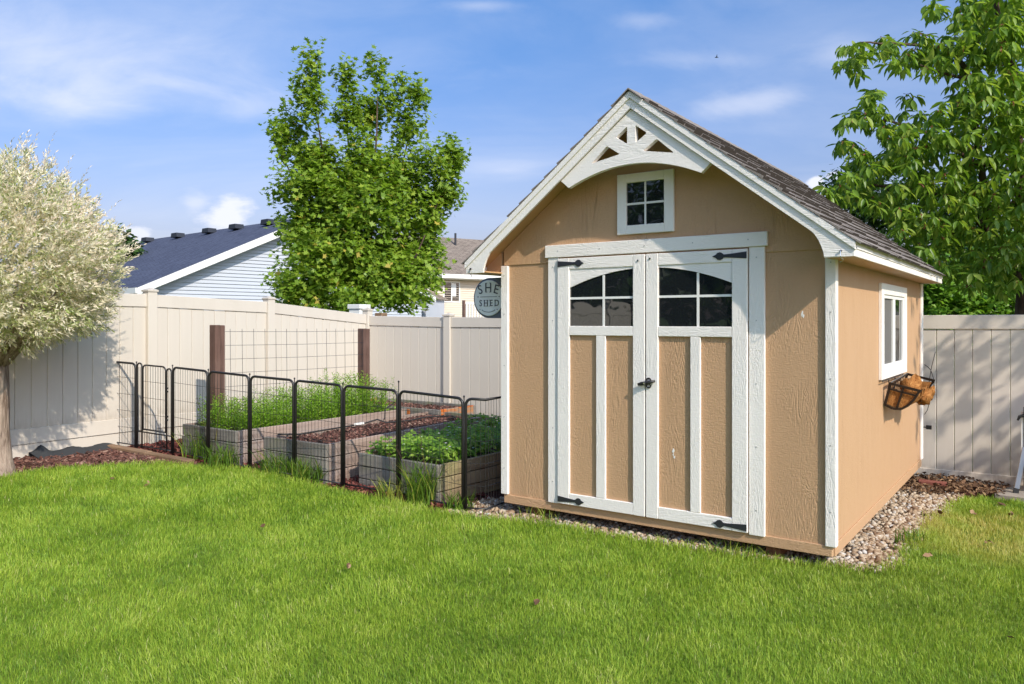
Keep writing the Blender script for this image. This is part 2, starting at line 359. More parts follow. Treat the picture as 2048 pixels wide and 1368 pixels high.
def barkm(name, a, b, sc_=14):
    s = NT(name); g = s.noise(s.co((sc_, sc_, sc_*0.13)), 1.0, 6, 0.7, 0.5)
    c = s.ramp(g, [(0.35, a), (0.55, b), (0.7, tuple(min(1, x*1.25) for x in b))]); s.base(c, 0.95, 0.15); s.bump(g, 0.02, 1.0); return s.m
M['bark'] = barkm('brown bark', (0.05, 0.03, 0.022), (0.11, 0.075, 0.055))
M['willow_bark'] = barkm('stringy willow bark', (0.13, 0.085, 0.06), (0.36, 0.27, 0.21), 30)
def grassm():
    s = NT('lawn grass blades'); r = s.attr('rnd'); p = s.attr('tip')
    fresh = s.ramp(r, [(0, (0.07, 0.145, 0.015)), (0.34, (0.19, 0.325, 0.030)), (0.65, (0.34, 0.47, 0.05)), (0.92, (0.52, 0.61, 0.10)), (0.985, (0.66, 0.63, 0.27))])
    dry = s.ramp(r, [(0, (0.34, 0.37, 0.05)), (0.5, (0.50, 0.46, 0.11)), (1.0, (0.64, 0.52, 0.21))])
    c = s.mix(p, fresh, dry); s.base(c, 0.5, 0.3)
    tr = s.n('ShaderNodeBsdfTranslucent'); s.L(s.mix(1.0, c, (1, 1, 0.5), 'MULTIPLY'), tr.inputs[0])
    mx = s.n('ShaderNodeMixShader'); mx.inputs[0].default_value = 0.4
    s.L(s.b.outputs[0], mx.inputs[1]); s.L(tr.outputs[0], mx.inputs[2]); s.L(mx.outputs[0], s.out.inputs[0]); return s.m
M['grass'] = grassm()
def groundm(name, stops, scale=6, bump=0.01, bs=40):
    s = NT(name); n = s.noise(s.co(), scale, 6, 0.65); c = s.ramp(n, stops); s.base(c, 0.95, 0.15); s.bump(s.noise(s.co(), bs, 5, 0.7), bump); return s.m
M['lawn'] = groundm('thatch and soil under the lawn', [(0.3, (0.09, 0.13, 0.015)), (0.7, (0.20, 0.26, 0.035))], 10)
M['soil'] = groundm('garden soil', [(0.3, (0.045, 0.03, 0.022)), (0.7, (0.12, 0.08, 0.06))], 9, 0.02)
M['mulchbase'] = groundm('mulch underlay', [(0.3, (0.04, 0.015, 0.012)), (0.7, (0.11, 0.04, 0.03))], 20, 0.02)
M['gravelbase'] = groundm('gravel underlay', [(0.3, (0.10, 0.075, 0.05)), (0.7, (0.26, 0.20, 0.14))], 30, 0.02)
M['far'] = groundm('neighbouring gardens', [(0.3, (0.05, 0.09, 0.02)), (0.7, (0.10, 0.14, 0.03))], 0.4)
def chipm(name, stops, rough=0.8):
    s = NT(name); c = s.ramp(s.attr('rnd'), stops)
    c = s.mix(s.rng(s.noise(s.co(), 45, 3), 0.3, 0.7, 0, 0.35), c, (0.08, 0.05, 0.04)); s.base(c, rough, 0.25); return s.m
M['mulch'] = chipm('brown bark mulch chips', [(0, (0.05, 0.02, 0.015)), (0.5, (0.14, 0.055, 0.04)), (0.85, (0.24, 0.11, 0.08)), (1, (0.42, 0.27, 0.2))])
M['redmulch'] = chipm('red mulch chips', [(0, (0.06, 0.012, 0.01)), (0.6, (0.20, 0.04, 0.03)), (1, (0.34, 0.12, 0.09))])
M['gravel'] = chipm('tan gravel stones', [(0, (0.20, 0.11, 0.06)), (0.4, (0.42, 0.30, 0.19)), (0.8, (0.58, 0.46, 0.33)), (1, (0.56, 0.52, 0.48))])
M['deadleaf'] = chipm('dry brown leaves', [(0, (0.08, 0.045, 0.025)), (0.6, (0.20, 0.105, 0.05)), (1, (0.38, 0.24, 0.13))])
def shinglem(name, a, b, nz=160):
    s = NT(name); oi = s.n('ShaderNodeObjectInfo'); sp = s.noise(s.co(), nz, 2, 0.7)
    rr = s.math('ADD', s.math('MULTIPLY', oi.outputs['Random'], 0.4), s.math('MULTIPLY', s.noise(s.co(), 3.0, 3), 0.5))
    c = s.mix(rr, a, b); c = s.mix(s.rng(sp, 0.35, 0.65, 0, 0.45), c, tuple(x*0.35 for x in a))
    s.base(c, 0.95, 0.15); s.bump(sp, 0.002); return s.m
M['shingle_edge'] = simple('dark asphalt butt edge of the shingles', (0.075, 0.062, 0.055), 0.95, 0, 0.1)
M['shingle'] = shinglem('weathered brown shingles', (0.22, 0.185, 0.165), (0.36, 0.315, 0.28))
def farroof(name, a, b, rows):
    s = NT(name); br = s.n('ShaderNodeTexBrick'); br.inputs['Scale'].default_value = 1.0; br.inputs['Brick Width'].default_value = 0.33; br.inputs['Row Height'].default_value = 0.145
    br.inputs['Mortar Size'].default_value = 0.012; br.inputs['Color1'].default_value = (*a, 1); br.inputs['Color2'].default_value = (*b, 1); br.inputs['Mortar'].default_value = (*[x*0.35 for x in a], 1)
    s.L(s.co(), br.inputs['Vector']); n = s.noise(s.co(), 7, 5, 0.7); c = s.mix(s.rng(n, 0.35, 0.65, 0, 0.5), br.outputs[0], tuple(x*1.5 for x in b)); s.base(c, 0.9, 0.2)
    s.bump(br.outputs['Fac'], 0.02); return s.m
M['navyroof'] = farroof('navy asphalt shingle roof', (0.048, 0.055, 0.088), (0.085, 0.095, 0.14), 1)
M['brownroof'] = farroof('brown asphalt shingle roof', (0.16, 0.125, 0.10), (0.26, 0.21, 0.17), 1)
M['bluesiding'] = simple('pale blue grey lap siding', (0.47, 0.49, 0.54), 0.55, 0, 0.4, 0.06, 2)
M['creamsiding'] = simple('cream lap siding', (0.62, 0.53, 0.42), 0.55, 0, 0.4, 0.06, 2)
M['trimwhite'] = simple('white house trim', (0.78, 0.76, 0.72), 0.5)
M['brickred'] = simple('dull red edging brick', (0.22, 0.07, 0.05), 0.85, 0, 0.3, 0.4, 20, 0.002, 60)
M['slate'] = simple('slate blue painted sign board', (0.13, 0.15, 0.19), 0.6, 0, 0.4, 0.25, 15)
M['signface'] = simple('pale grey sign face', (0.82, 0.84, 0.82), 0.6, 0, 0.4, 0.15, 10)
M['ink'] = simple('dark sign lettering', (0.06, 0.065, 0.08), 0.6)
def coir():
    s = NT('orange coconut fibre'); n = s.noise(s.co(), 70, 4, 0.7, 1.0); c = s.ramp(n, [(0.3, (0.14, 0.05, 0.015)), (0.55, (0.40, 0.17, 0.05)), (0.75, (0.60, 0.33, 0.13))]); s.base(c, 0.95, 0.1); s.bump(n, 0.006); return s.m
M['coir'] = coir()

# ------------------------------------------------------------------ ground
def inpoly(x, y, poly):
    x = np.asarray(x); y = np.asarray(y); c = np.zeros(x.shape, bool); j = len(poly)-1
    for i in range(len(poly)):
        xi, yi = poly[i]; xj, yj = poly[j]
        c ^= ((yi > y) != (yj > y)) & (x < (xj-xi)*(y-yi)/(yj-yi+1e-12)+xi); j = i
    return c
def sheet(name, poly, step, zoff, mat, bumpy=0.0, **k):
    P = []; n = len(poly)
    for i in range(n):
        a = Vector(poly[i]); b = Vector(poly[(i+1) % n]); m = max(1, int((b-a).length/step))
        P += [a.lerp(b, t/m) for t in range(m)]
    nb = len(P); xs = [p[0] for p in poly]; ys = [p[1] for p in poly]
    gx, gy = np.meshgrid(np.arange(min(xs), max(xs), step), np.arange(min(ys), max(ys), step)); gx = gx.ravel()+0.01; gy = gy.ravel()+0.013
    ins = inpoly(gx, gy, poly); gx = gx[ins]; gy = gy[ins]
    pts = P+[Vector((a, b)) for a, b in zip(gx, gy)]
    v, e, f, *_ = geometry.delaunay_2d_cdt(pts, [(i, (i+1) % nb) for i in range(nb)], [], 1, 1e-4)
    X = np.array([p[0] for p in v]); Y = np.array([p[1] for p in v]); Z = gz(X, Y)+zoff+bumpy*(vnoise(X, Y, 3.1)-0.5)
    me = bpy.data.meshes.new(name); me.from_pydata(np.stack([X, Y, Z], 1).tolist(), [], [list(q) for q in f]); me.materials.append(mat)
    bm = bmesh.new(); bm.from_mesh(me); bmesh.ops.recalc_face_normals(bm, faces=bm.faces)
    for q in bm.faces:
        if q.normal.z < 0: q.normal_flip()
        q.smooth = True
    bm.to_mesh(me); bm.free()
    return link(tag(bpy.data.objects.new(name, me), **k))
LAWN_EDGE = [(-4.293,6.49),(-4.209,6.788),(-4.026,7.075),(-3.628,7.257),(-3.259,7.397),(-3.054,7.319),(-2.647,7.316),(-2.314,7.16),(-1.867,6.87),(-1.383,6.55),(-0.909,6.25),(-0.358,5.92),(-0.13,5.86),(0.304,5.65),(0.602,5.43),(0.83,5.265),(1.141,5.092),(1.397,4.972),(1.638,4.848),(1.964,4.743),(2.178,4.65),(2.394,4.78),(2.601,5.091),(2.741,5.316),(3.025,5.635),(3.323,6.109),(3.551,6.283),(3.914,6.755),(4.296,6.905),(4.511,6.839)]
LAWN_EDGE = [(x*k, y*k) for x, y in LAWN_EDGE for k in ((0.984 if x < -0.1 else 0.991 if x < 2.2 else 0.974),)]
LAWN = LAWN_EDGE+[(7.0,6.2),(9.0,5.0),(9.0,-3.0),(-9.0,-3.0),(-9.0,0.0),(-6.6,2.9),(-4.7,5.9)]
def big_ground():
    ax = np.concatenate([-np.geomspace(600, 13, 14), np.arange(-12, 12.01, 0.75), np.geomspace(13, 600, 14)]); n = len(ax)
    X, Y = np.meshgrid(ax, ax+6); Z = gz(X, Y)-0.06
    v = np.stack([X.ravel(), Y.ravel(), Z.ravel()], 1); i = np.arange(n-1); a = (i[:, None]*n+i[None]).ravel()
    f = np.stack([a, a+1, a+n+1, a+n], 1); o = bpy.data.objects.new('ground', np_mesh('ground', v, f, M['far'])); tag(o, 'green ground of the neighbouring gardens running to the horizon', kind='structure'); link(o)
big_ground()
FC = Vector((-2.166, 11.6)); FD = Vector((0.865, -0.5016)).normalized(); FL = Vector((-4.28, 8.14)); FLD = Vector((2.114, 3.46)).normalized()
fl = lambda t: (FL+FLD*t)
fb = lambda t: (FC+FD*t)
sheet('lawn', LAWN, 0.25, 0.0, M['lawn'], 0.01, label='soil and thatch of the front lawn', kind='structure')
YARD = [tuple(fl(-9)), tuple(fl(-4)), tuple(fl(0)), tuple(FC), tuple(fb(4)), tuple(fb(9.5)), (7.0, 6.2)]+LAWN_EDGE[::-1]+[(-4.7,5.9),(-6.6,2.9)]
sheet('mulch_bed', YARD, 0.3, -0.022, M['mulchbase'], 0.02, label='dark earth bed between the lawn and the fences', kind='structure')
GRAVEL = [(-0.55,6.02),(-0.358,5.90),(-0.13,5.85),(0.304,5.63),(0.602,5.41),(0.83,5.25),(1.141,5.07),(1.397,4.95),(1.638,4.83),(1.964,4.72),(2.178,4.62),(2.42,4.75),(2.63,5.06),(2.77,5.28),(3.05,5.6),(3.35,6.07),(3.6,6.3),(4.05,6.95),(3.98,7.35),(3.3,6.9),(1.9,5.3),(0.3,6.6),(-0.2,6.5)]
sheet('gravel_bed', GRAVEL, 0.2, -0.012, M['gravelbase'], 0.02, label='stony ground under the gravel round the shed', kind='structure')
def slab():
    c = SL(2.35, 3.05); c.z = G(4.75, 7.1)-0.03
    v = [PX(1990,962,7.2), PX(1996,992,7.0)]
    mb = MB(); pts = [(3.97+0.30,6.86+0.12),(4.45,7.42),(6.2,6.4),(5.6,6.0),(4.9,6.45)]
    z = G(4.6, 7.0)
    mb.prism([(4.33,6.95),(4.62,7.40),(6.4,6.37),(5.9,5.9),(4.75,6.62)], z-0.06, z+0.035, 'z'); mb.obj('paving_slab', M['concrete'], None, 0.008, label='pale concrete slab by the right fence', kind='structure')
slab()

# ------------------------------------------------------------------ stones, chips
def sample_in(poly, n):
    xs = [p[0] for p in poly]; ys = [p[1] for p in poly]; out = np.zeros((0, 2))
    while len(out) < n:
        p = np.stack([RG.uniform(min(xs), max(xs), n), RG.uniform(min(ys), max(ys), n)], 1); out = np.concatenate([out, p[inpoly(p[:, 0], p[:, 1], poly)]])
    return out[:n]
ICO = ([(0,0,-1),(0.72,-0.53,-0.45),(-0.28,-0.85,-0.45),(-0.89,0,-0.45),(-0.28,0.85,-0.45),(0.72,0.53,-0.45),(0.28,-0.85,0.45),(-0.72,-0.53,0.45),(-0.72,0.53,0.45),(0.28,0.85,0.45),(0.89,0,0.45),(0,0,1)],
       [(0,1,2),(1,0,5),(0,2,3),(0,3,4),(0,4,5),(1,5,10),(2,1,6),(3,2,7),(4,3,8),(5,4,9),(1,10,6),(2,6,7),(3,7,8),(4,8,9),(5,9,10),(6,10,11),(7,6,11),(8,7,11),(9,8,11),(10,9,11)])
def chips(name, poly, n, smin, smax, tmpl, mat, flat, z0, jit, tilt=0.35, **k):
    p = sample_in(poly, n); z = gz(p[:, 0], p[:, 1])+z0+RG.random(n)*smax*0.5
    a = RG.random(n)*6.283; D = np.stack([np.cos(a), np.sin(a), RG.normal(size=n)*tilt], 1); N = np.stack([RG.normal(size=n)*tilt, RG.normal(size=n)*tilt, np.ones(n)], 1)
    tv = [(x, y, h*flat) for x, y, h in tmpl[0]]
    me = scatter(name, np.column_stack([p, z]), D, N, RG.uniform(smin, smax, n), tv, tmpl[1], mat, jit=jit)
    return link(tag(bpy.data.objects.new(name, me), kind='stuff', **k))
stone = ([(x*0.75, y, z) for x, y, z in ICO[0]], ICO[1])
chips('gravel', GRAVEL, 7200, 0.011, 0.028, stone, M['gravel'], 0.6, -0.006, 0.7, 0.3, label='tan and cream gravel stones round the base of the shed')
CHIP = ([(-0.5,-1,0),(0.5,-0.8,0),(0.4,1,0),(-0.45,0.8,0),(-0.4,-0.7,0.35),(0.4,-0.6,0.35),(0.3,0.8,0.35),(-0.35,0.6,0.35)], [(4,5,6),(4,6,7),(0,1,5),(0,5,4),(1,2,6),(1,6,5),(2,3,7),(2,7,6),(3,0,4),(3,4,7)])
MUL = [(-5.2,5.2),(-5.45,6.2),(-4.45,7.75),(-4.12,8.05),(-3.0,7.45),(-3.2,7.30),(-3.628,7.2),(-4.026,7.03),(-4.209,6.74),(-4.32,6.45),(-4.75,5.8)]
chips('bark_mulch', MUL, 5200, 0.010, 0.026, CHIP, M['mulch'], 1.0, -0.01, 0.8, 0.4, label='brown bark mulch under the willow tree')
RMUL = [(-4.15,8.10),(-3.0,7.55),(-0.3,5.98),(-0.02,6.2),(-1.4,9.6),(-2.2,11.4),(-4.0,8.45)]
chips('red_mulch', RMUL, 6500, 0.010, 0.026, CHIP, M['redmulch'], 1.0, -0.012, 0.8, 0.4, label='red mulch inside the black pet fence around the raised beds')
LF = [(3.35,7.0),(3.75,6.85),(4.0,6.9),(4.4,6.95),(4.75,7.35),(4.25,7.75),(3.9,7.75)]
chips('fallen_leaves', LF, 1500, 0.02, 0.055, OVAL, M['deadleaf'], 1.6, 0.02, 0.5, 0.6, label='heap of dry brown leaves against the right fence')

# ------------------------------------------------------------------ grass
def grass():
    parts = []
    for (y0, y1, dens, w, hh) in [(2.5, 4.0, 17000, 0.0025, 0.032), (4.0, 5.5, 11000, 0.0031, 0.036), (5.5, 7.6, 8500, 0.0040, 0.043)]:
        xm = 0.70*y1+1.1; n = int(dens*2*xm*(y1-y0)); x = RG.uniform(-xm, xm, n); y = RG.uniform(y0, y1, n)
        ins = inpoly(x, y, LAWN) & ((np.abs(x) < 0.70*y+0.30) | ((np.abs(x) < 0.70*y+1.1) & (RG.random(n) < .6)))
        x = x[ins]; y = y[ins]; parts.append((x, y, np.full(len(x), w), np.full(len(x), hh)))
    # a ragged fringe where the lawn meets the beds
    ex = []; ey = []
    for a, b in zip(LAWN_EDGE[:-1], LAWN_EDGE[1:]):
        L = math.dist(a, b); m = int(L*900); t = RG.random(m); off = RG.normal(size=m)*0.04+0.0
        d = np.array([b[0]-a[0], b[1]-a[1]])/L; ex.append(a[0]+d[0]*t*L-d[1]*off); ey.append(a[1]+d[1]*t*L+d[0]*off)
    ex = np.concatenate(ex); ey = np.concatenate(ey); parts.append((ex, ey, np.full(len(ex), 0.0040), np.full(len(ex), 0.055)))
    x = np.concatenate([p[0] for p in parts]); y = np.concatenate([p[1] for p in parts]); w = np.concatenate([p[2] for p in parts]); h = np.concatenate([p[3] for p in parts]); n = len(x)
    clump = vnoise(x, y, 9.0); clump2 = vnoise(x, y, 2.3); mid = vnoise(x+3, y-7, 4.6)
    h = h*(0.55+0.75*RG.random(n))*(0.72+0.35*clump+0.35*clump2)
    a = RG.random(n)*6.283; flow = vnoise(x, y, 1.7)*6.283*1.5
    lean = 0.10+0.75*RG.random(n)**1.5
    dx = np.cos(a)*lean+np.cos(flow)*0.14; dy = np.sin(a)*lean+np.sin(flow)*0.14
    sa = RG.random(n)*6.283; sx = np.cos(sa)*w/2; sy = np.sin(sa)*w/2
    z = gz(x, y)+0.01*(vnoise(x, y, 3.1)-0.5)-0.003
    B = np.stack([x, y, z], 1); S = np.stack([sx, sy, np.zeros(n)], 1)
    M1 = B+np.stack([dx*h*0.35, dy*h*0.35, h*0.62], 1); T = B+np.stack([dx*h*1.0, dy*h*1.0, h*(1.02-0.25*lean)], 1)
    V = np.stack([B-S, B+S, M1+S*0.8, M1-S*0.8, T], 1).reshape(-1, 3)
    f = np.array([(0,1,2),(0,2,3),(3,2,4)]); Fc = (np.arange(n)[:, None, None]*5+f[None]).reshape(-1, 3)
    rnd = np.clip(0.62*RG.random(n)+0.26*clump2+0.20*mid+0.22*(clump-0.5)-0.02, 0, 0.97); rnd = np.where(RG.random(n) < 0.012, 1.0, rnd)
    pale = np.exp(-(((x-3.7)/1.0)**2+((y-5.5)/0.95)**2))
    dry = np.clip(pale*1.5*(vnoise(x, y, 5.0)*0.9+0.35)-0.25, 0, 0.95)
    edge = np.exp(-((x-2.1)**2+(y-4.55)**2)/0.5)*0.35; dry = np.clip(dry+edge*RG.random(n), 0, 1)
    thin = RG.random(n) > np.clip(dry*0.5, 0, 0.5)
    keep = np.repeat(thin, 3); Fc = Fc[keep]
    me = np_mesh('grass', V, Fc, M['grass'], {'rnd': np.repeat(rnd, 5), 'tip': np.repeat(dry, 5)})
    link(tag(bpy.data.objects.new('grass', me), 'bright green lawn grass filling the foreground', kind='stuff'))
grass()

# ------------------------------------------------------------------ vinyl fences
def fence_run(root, P, D, t0, t1, topz, botz, groundz, posts, capz, plank=0.150, kick=False):
    ang = math.atan2(D.y, D.x); ys = -1.0   # the yard lies on the right-hand side of D, local -y
    root_inv = lambda t, y=0.0: ((P+D*t).x-D.y*y*-1*-1, (P+D*t).y+D.x*y)
    def rail(name, ta, tb, lo, hi, th):
        mb = MB(); 
        v = []
        for t, (a, b) in ((ta, (lo(ta), hi(ta))), (tb, (lo(tb), hi(tb)))):
            for y in (-th/2, th/2):
                for z in (a, b): v.append((t, y, z))
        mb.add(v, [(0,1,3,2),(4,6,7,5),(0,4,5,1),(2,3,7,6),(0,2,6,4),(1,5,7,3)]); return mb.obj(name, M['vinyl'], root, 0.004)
    pts = sorted(posts); spans = list(zip([t0]+pts, pts+[t1]))
    for ta, tb in spans:
        if tb-ta < 0.2: continue
        a = ta+(0.055 if ta in pts else 0); b = tb-(0.055 if tb in pts else 0)
        rail('top_rail', a, b, lambda t: topz(t)-0.14, topz, 0.050)
        rail('bottom_rail', a, b, botz, lambda t: botz(t)+0.15, 0.050)
        if kick: rail('kick_board', a, b, lambda t: groundz(t)-0.06, lambda t: botz(t)-0.004, 0.026)
        n = max(1, round((b-a)/plank)); w = (b-a)/n
        for i in range(n):
            x0 = a+i*w; zc = x0+w/2; hgt = topz(zc)-0.145-(botz(zc)+0.155)
            mb = MB(); mb.box(0.0015, w-0.0015, -0.012, 0.012, 0, round(hgt, 2)+0.012); key = ('pl', round(w, 4), round(hgt, 2))
            if key not in _pl: _pl[key] = mb.mesh('plank', M['vinyl'], 0.0045)
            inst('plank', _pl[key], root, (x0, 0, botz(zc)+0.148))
    for t, cz in zip(posts, capz):
        mb = MB(); mb.box(-0.055, 0.055, -0.055, 0.055, 0, cz-0.045-groundz(t)+0.1); o = mb.obj('post', M['vinyl'], root, 0.004); o.location = (t, 0, groundz(t)-0.1)
        c = MB(); c.add([(-.064,-.064,0),(.064,-.064,0),(.064,.064,0),(-.064,.064,0),(-.064,-.064,.022),(.064,-.064,.022),(.064,.064,.022),(-.064,.064,.022),(0,0,.05)],
              [(3,2,1,0),(0,1,5,4),(1,2,6,5),(2,3,7,6),(3,0,4,7),(4,5,8),(5,6,8),(6,7,8),(7,4,8)]); q = c.obj('post_cap', M['vinyl'], o, 0.002); q.location = (0, 0, cz-0.045-groundz(t)+0.1)
_pl = {}
def lerp_tab(tab):
    ts = [a for a, b in tab]; vs = [b for a, b in tab]; return lambda t: float(np.interp(t, ts, vs))
gl = lambda t: G(*fl(t))
r1 = empty('vinyl_fence', (FL.x, FL.y, 0), math.atan2(FLD.y, FLD.x), label='sunlit tan vinyl fence along the left, running behind the willow and trellis', cat='fence', group='tan vinyl fences round the yard')
fence_run(r1, FL, FLD, -9.5, 4.0, lerp_tab([(-9, 1.79), (0.5, 1.79), (2.185, 1.737), (4.05, 1.585)]), lerp_tab([(-2, .32), (0.5, .30), (4.05, .17)]), gl, [-8.6,-6.75,-4.9,-3.07,-1.25,0.514,2.185], [1.87,1.87,1.87,1.87,1.87,1.862,1.815], 0.150, True)
gb = lambda t: G(*fb(t))
r2 = empty('vinyl_fence', (FC.x, FC.y, 0), math.atan2(FD.y, FD.x), label='taupe vinyl fence across the back, behind the shed and on to the right edge', cat='fence', group='tan vinyl fences round the yard')
fence_run(r2, FC, FD, 0.0, 10.6, lerp_tab([(0, 1.57), (1.5, 1.545), (7.4, 1.553), (10, 1.56)]), lerp_tab([(0, .06), (7.4, -.16), (11, -.18)]), gb, [0.0,1.474,3.3,5.12,6.95,8.95,10.6], [1.69,1.605,1.61,1.61,1.60,1.61,1.61], 0.157)

# ------------------------------------------------------------------ shed
shed = empty('garden_shed', O_SHED, A_SHED, label='tan garden shed with white trim, double doors and a steep shingle roof', cat='shed')
YB = 3.66; SLP = 0.773
deckz = lambda x: 3.024-SLP*abs(x)          # top of roof deck
def sbox(name, x0, x1, y0, y1, z0, z1, mat, parent=None, bevel=0.0025, **k):
    return MB().box(x0, x1, y0, y1, z0, z1).obj(name, M[mat], parent or shed, bevel, **k)
sbox('floor_frame', -1.20, 1.20, 0.02, 3.60, 0.085, 0.14, 'skid')
# walls
MB().prism([(-1.215,0.144),(1.215,0.144),(1.215,1.935),(-1.215,1.935)], 0.0, 0.04).obj('front_wall', M['tan_z'], shed)
g_top = lambda x: deckz(x)-0.035
MB().prism([(-1.215,1.93),(1.215,1.93),(1.215,g_top(1.215)),(0,g_top(0)),(-1.215,g_top(1.215))], -0.009, 0.035).obj('gable_panel', M['tan_z'], shed, 0.002)
MB().prism([(-1.215,0.144),(1.215,0.144),(1.215,g_top(1.215)),(0,g_top(0)),(-1.215,g_top(1.215))], YB-0.05, YB-0.01).obj('back_wall', M['tan_z'], shed)
sbox('side_wall', 1.18, 1.22, 0.0415, YB-0.055, 0.085, 1.90, 'tan_side')
sbox('side_wall', -1.22, -1.18, 0.0415, YB-0.055, 0.085, 1.90, 'tan_side')
sbox('skirt_board', -1.21, 1.222, -0.012, 0.03, 0.078, 0.1435, 'tan_x', None, 0.003)
sbox('side_skirt', 1.2205, 1.230, 0.032, YB-0.06, 0.072, 0.1435, 'tan_side', None, 0.002)
for y in (0.0, ):
    for x in (-0.93, 0.86): sbox('skid', x-0.045, x+0.045, 0.02, 3.5, -0.06, 0.084, 'skid')
# corner trims
sbox('corner_trim', 1.182, 1.246, -0.022, 0.034, 0.139, 1.90, 'white_z', None, 0.004)
sbox('corner_trim', -1.234, -1.168, -0.022, 0.034, 0.146, 1.925, 'white_z', None, 0.004)
sbox('corner_trim', 1.2205, 1.238, YB-0.10, YB+0.005, 0.139, 1.862, 'white_z', None, 0.003)
# door surround
sbox('lintel_board', -0.815, 0.841, -0.036, -0.0095, 1.968, 2.060, 'white_x', None, 0.003)
sbox('door_jamb', -0.794, -0.705, -0.026, -0.001, 0.140, 1.9665, 'white_z', None, 0.003)
sbox('door_jamb', 0.722, 0.821, -0.026, -0.001, 0.137, 1.9665, 'white_z', None, 0.003)
sbox('threshold_gap', -0.704, 0.721, -0.004, -0.0012, 0.150, 1.965, 'dark', None, 0)
arcz = lambda x: 1.865-0.335*((x-0.01)**2)       # both windows share one arch
def door(x0, x1, outer):                         # outer: -1 hinge side left, +1 right
    d = sbox('door', x0, x1, -0.018, -0.0045, 0.148, 1.957, 'tan_z', None, 0)
    yo = -0.040; so = 0.100; si = 0.090
    ol, orr = (x0, x0+so) if outer < 0 else (x1-so, x1); il, ir = (x1-si, x1) if outer < 0 else (x0, x0+si)
    B = lambda n, a, b, z0, z1, m, y=yo, bv=0.003: sbox(n, a, b, y, -0.0185, z0, z1, m, d, bv)
    B('stile', ol, orr, 0.148, 1.957, 'white_z'); B('stile', il, ir, 0.148, 1.957, 'white_z')
    wl, wr = (orr, il) if outer < 0 else (ir, ol)
    B('rail', wl+.001, wr-.001, 1.876, 1.957, 'white_x', yo+.0015); B('rail', wl+.001, wr-.001, 1.392, 1.460, 'white_x', yo+.0015); B('rail', wl+.001, wr-.001, 0.148, 0.230, 'white_x', yo+.0015)
    ml, mr = ((-0.378, -0.303) if outer < 0 else (0.333, 0.403)); B('stile', ml, mr, 0.2305, 1.3915, 'white_z', yo+.002)
    n = 14; xs = [wl+(wr-wl)*i/n for i in range(n+1)]
    MB().prism([(x, arcz(x)) for x in xs]+[(wr, 1.8755), (wl, 1.8755)], -0.031, -0.0187).obj('arch_panel', M['white_x'], d)
    MB().prism([(wl, 1.4605)]+[(wr, 1.4605)]+[(x, arcz(x)-0.0005) for x in xs[::-1]], -0.0225, -0.0190).obj('window_pane', M['glass'], d)
    mx = -0.322 if outer < 0 else 0.383
    MB().box(mx-0.008, mx+0.008, -0.027, -0.0226, 1.461, arcz(mx)-0.002).obj('muntin', M['trimwhite'], d)
    MB().box(wl+.001, mx-0.0085, -0.027, -0.0226, 1.654, 1.670).obj('muntin', M['trimwhite'], d); MB().box(mx+0.0085, wr-.001, -0.027, -0.0226, 1.654, 1.670).obj('muntin', M['trimwhite'], d)
    for z in (1.917, 0.182):
        s = -outer; xo = x0+0.003 if outer < 0 else x1-0.003
        prof = [(0,-.022),(0.135,-.010),(0.150,-.010),(0.160,-.020),(0.175,-.026),(0.192,-.022),(0.203,-.010),(0.226,0),(0.203,.010),(0.192,.022),(0.175,.026),(0.160,.020),(0.150,.010),(0.135,.010),(0,.022)]
        hg = MB().prism([(xo+s*a, z+b) for a, b in prof], yo-0.005, yo-0.0005); o = hg.obj('strap_hinge', M['hinge'], d, 0.001)
        for a in (0.035, 0.085, 0.178): MB().tube([(xo+s*a, yo-0.005, z), (xo+s*a, yo-0.009, z)], 0.0065, 8).v and None
    return d
dl = door(-0.702, 0.004, -1); dr = door(0.0125, 0.716, 1)
hb = MB()
for z in (1.092, 1.052): hb.tube([(0.036+0.016*math.cos(a), -0.044, z+0.013*math.sin(a)) for a in np.linspace(0, 6.283, 13)], 0.0048, 6)
hb.tube([(0.036, -0.040, 1.072), (0.036, -0.060, 1.072)], 0.011, 10)
hb.tube([(-0.034, -0.064, 1.060), (-0.012, -0.064, 1.065), (0.036, -0.062, 1.075), (0.088, -0.057, 1.088)], [0.010, 0.013, 0.013, 0.008], 10)
hb.tube([(0.018, -0.079, 1.070), (0.018, -0.066, 1.070)], 0.0085, 10); hb.obj('handle', M['black_metal'], dr, 0, True)
MB().tube([(0.0185, -0.083, 1.0705), (0.0185, -0.0792, 1.0705)], 0.0068, 10).obj('keyhole', M['chrome'], dr)
for x, z in ((-0.045, 1.915), (0.045, 1.925)): MB().tube([(x, -0.047, z), (x, -0.0405, z)], 0.007, 8).obj('screw', M['chrome'], dl if x < 0 else dr)
def scuff(x, z, w, h, n, par, y):
    m = MB()
    for i in range(n):
        a = random.gauss(x, w); b = random.gauss(z, h); q = [(a+random.uniform(.002, .006)*math.cos(t), b+random.uniform(.004, .013)*math.sin(t)) for t in np.linspace(0, 6.28, 7)[:-1]]; m.prism(q, y-.0006-.0001*i, y, 'y')
    return m.obj('paint_scuff', M['trimwhite'], par)
scuff(0.205, 0.615, .003, .014, 9, dr, -0.0185); scuff(1.045, 1.535, .008, .010, 7, shed, -0.0003); scuff(0.215, 0.57, .006, .006, 2, dr, -0.0192)
nl = MB()
for x in (-1.20, 1.215):
    for z in (0.35, 0.75, 1.15, 1.55, 1.85): nl.tube([(x, -0.0245, z), (x, -0.0222, z)], 0.0045, 7)
for x in (-0.75, 0.77):
    for z in (0.3, 0.7, 1.1, 1.5, 1.9): nl.tube([(x, -0.0285, z), (x, -0.0262, z)], 0.0045, 7)
for x in (-0.7, -0.35, 0.0, 0.35, 0.72): nl.tube([(x, -0.0385, 2.015), (x, -0.0362, 2.015)], 0.0045, 7)
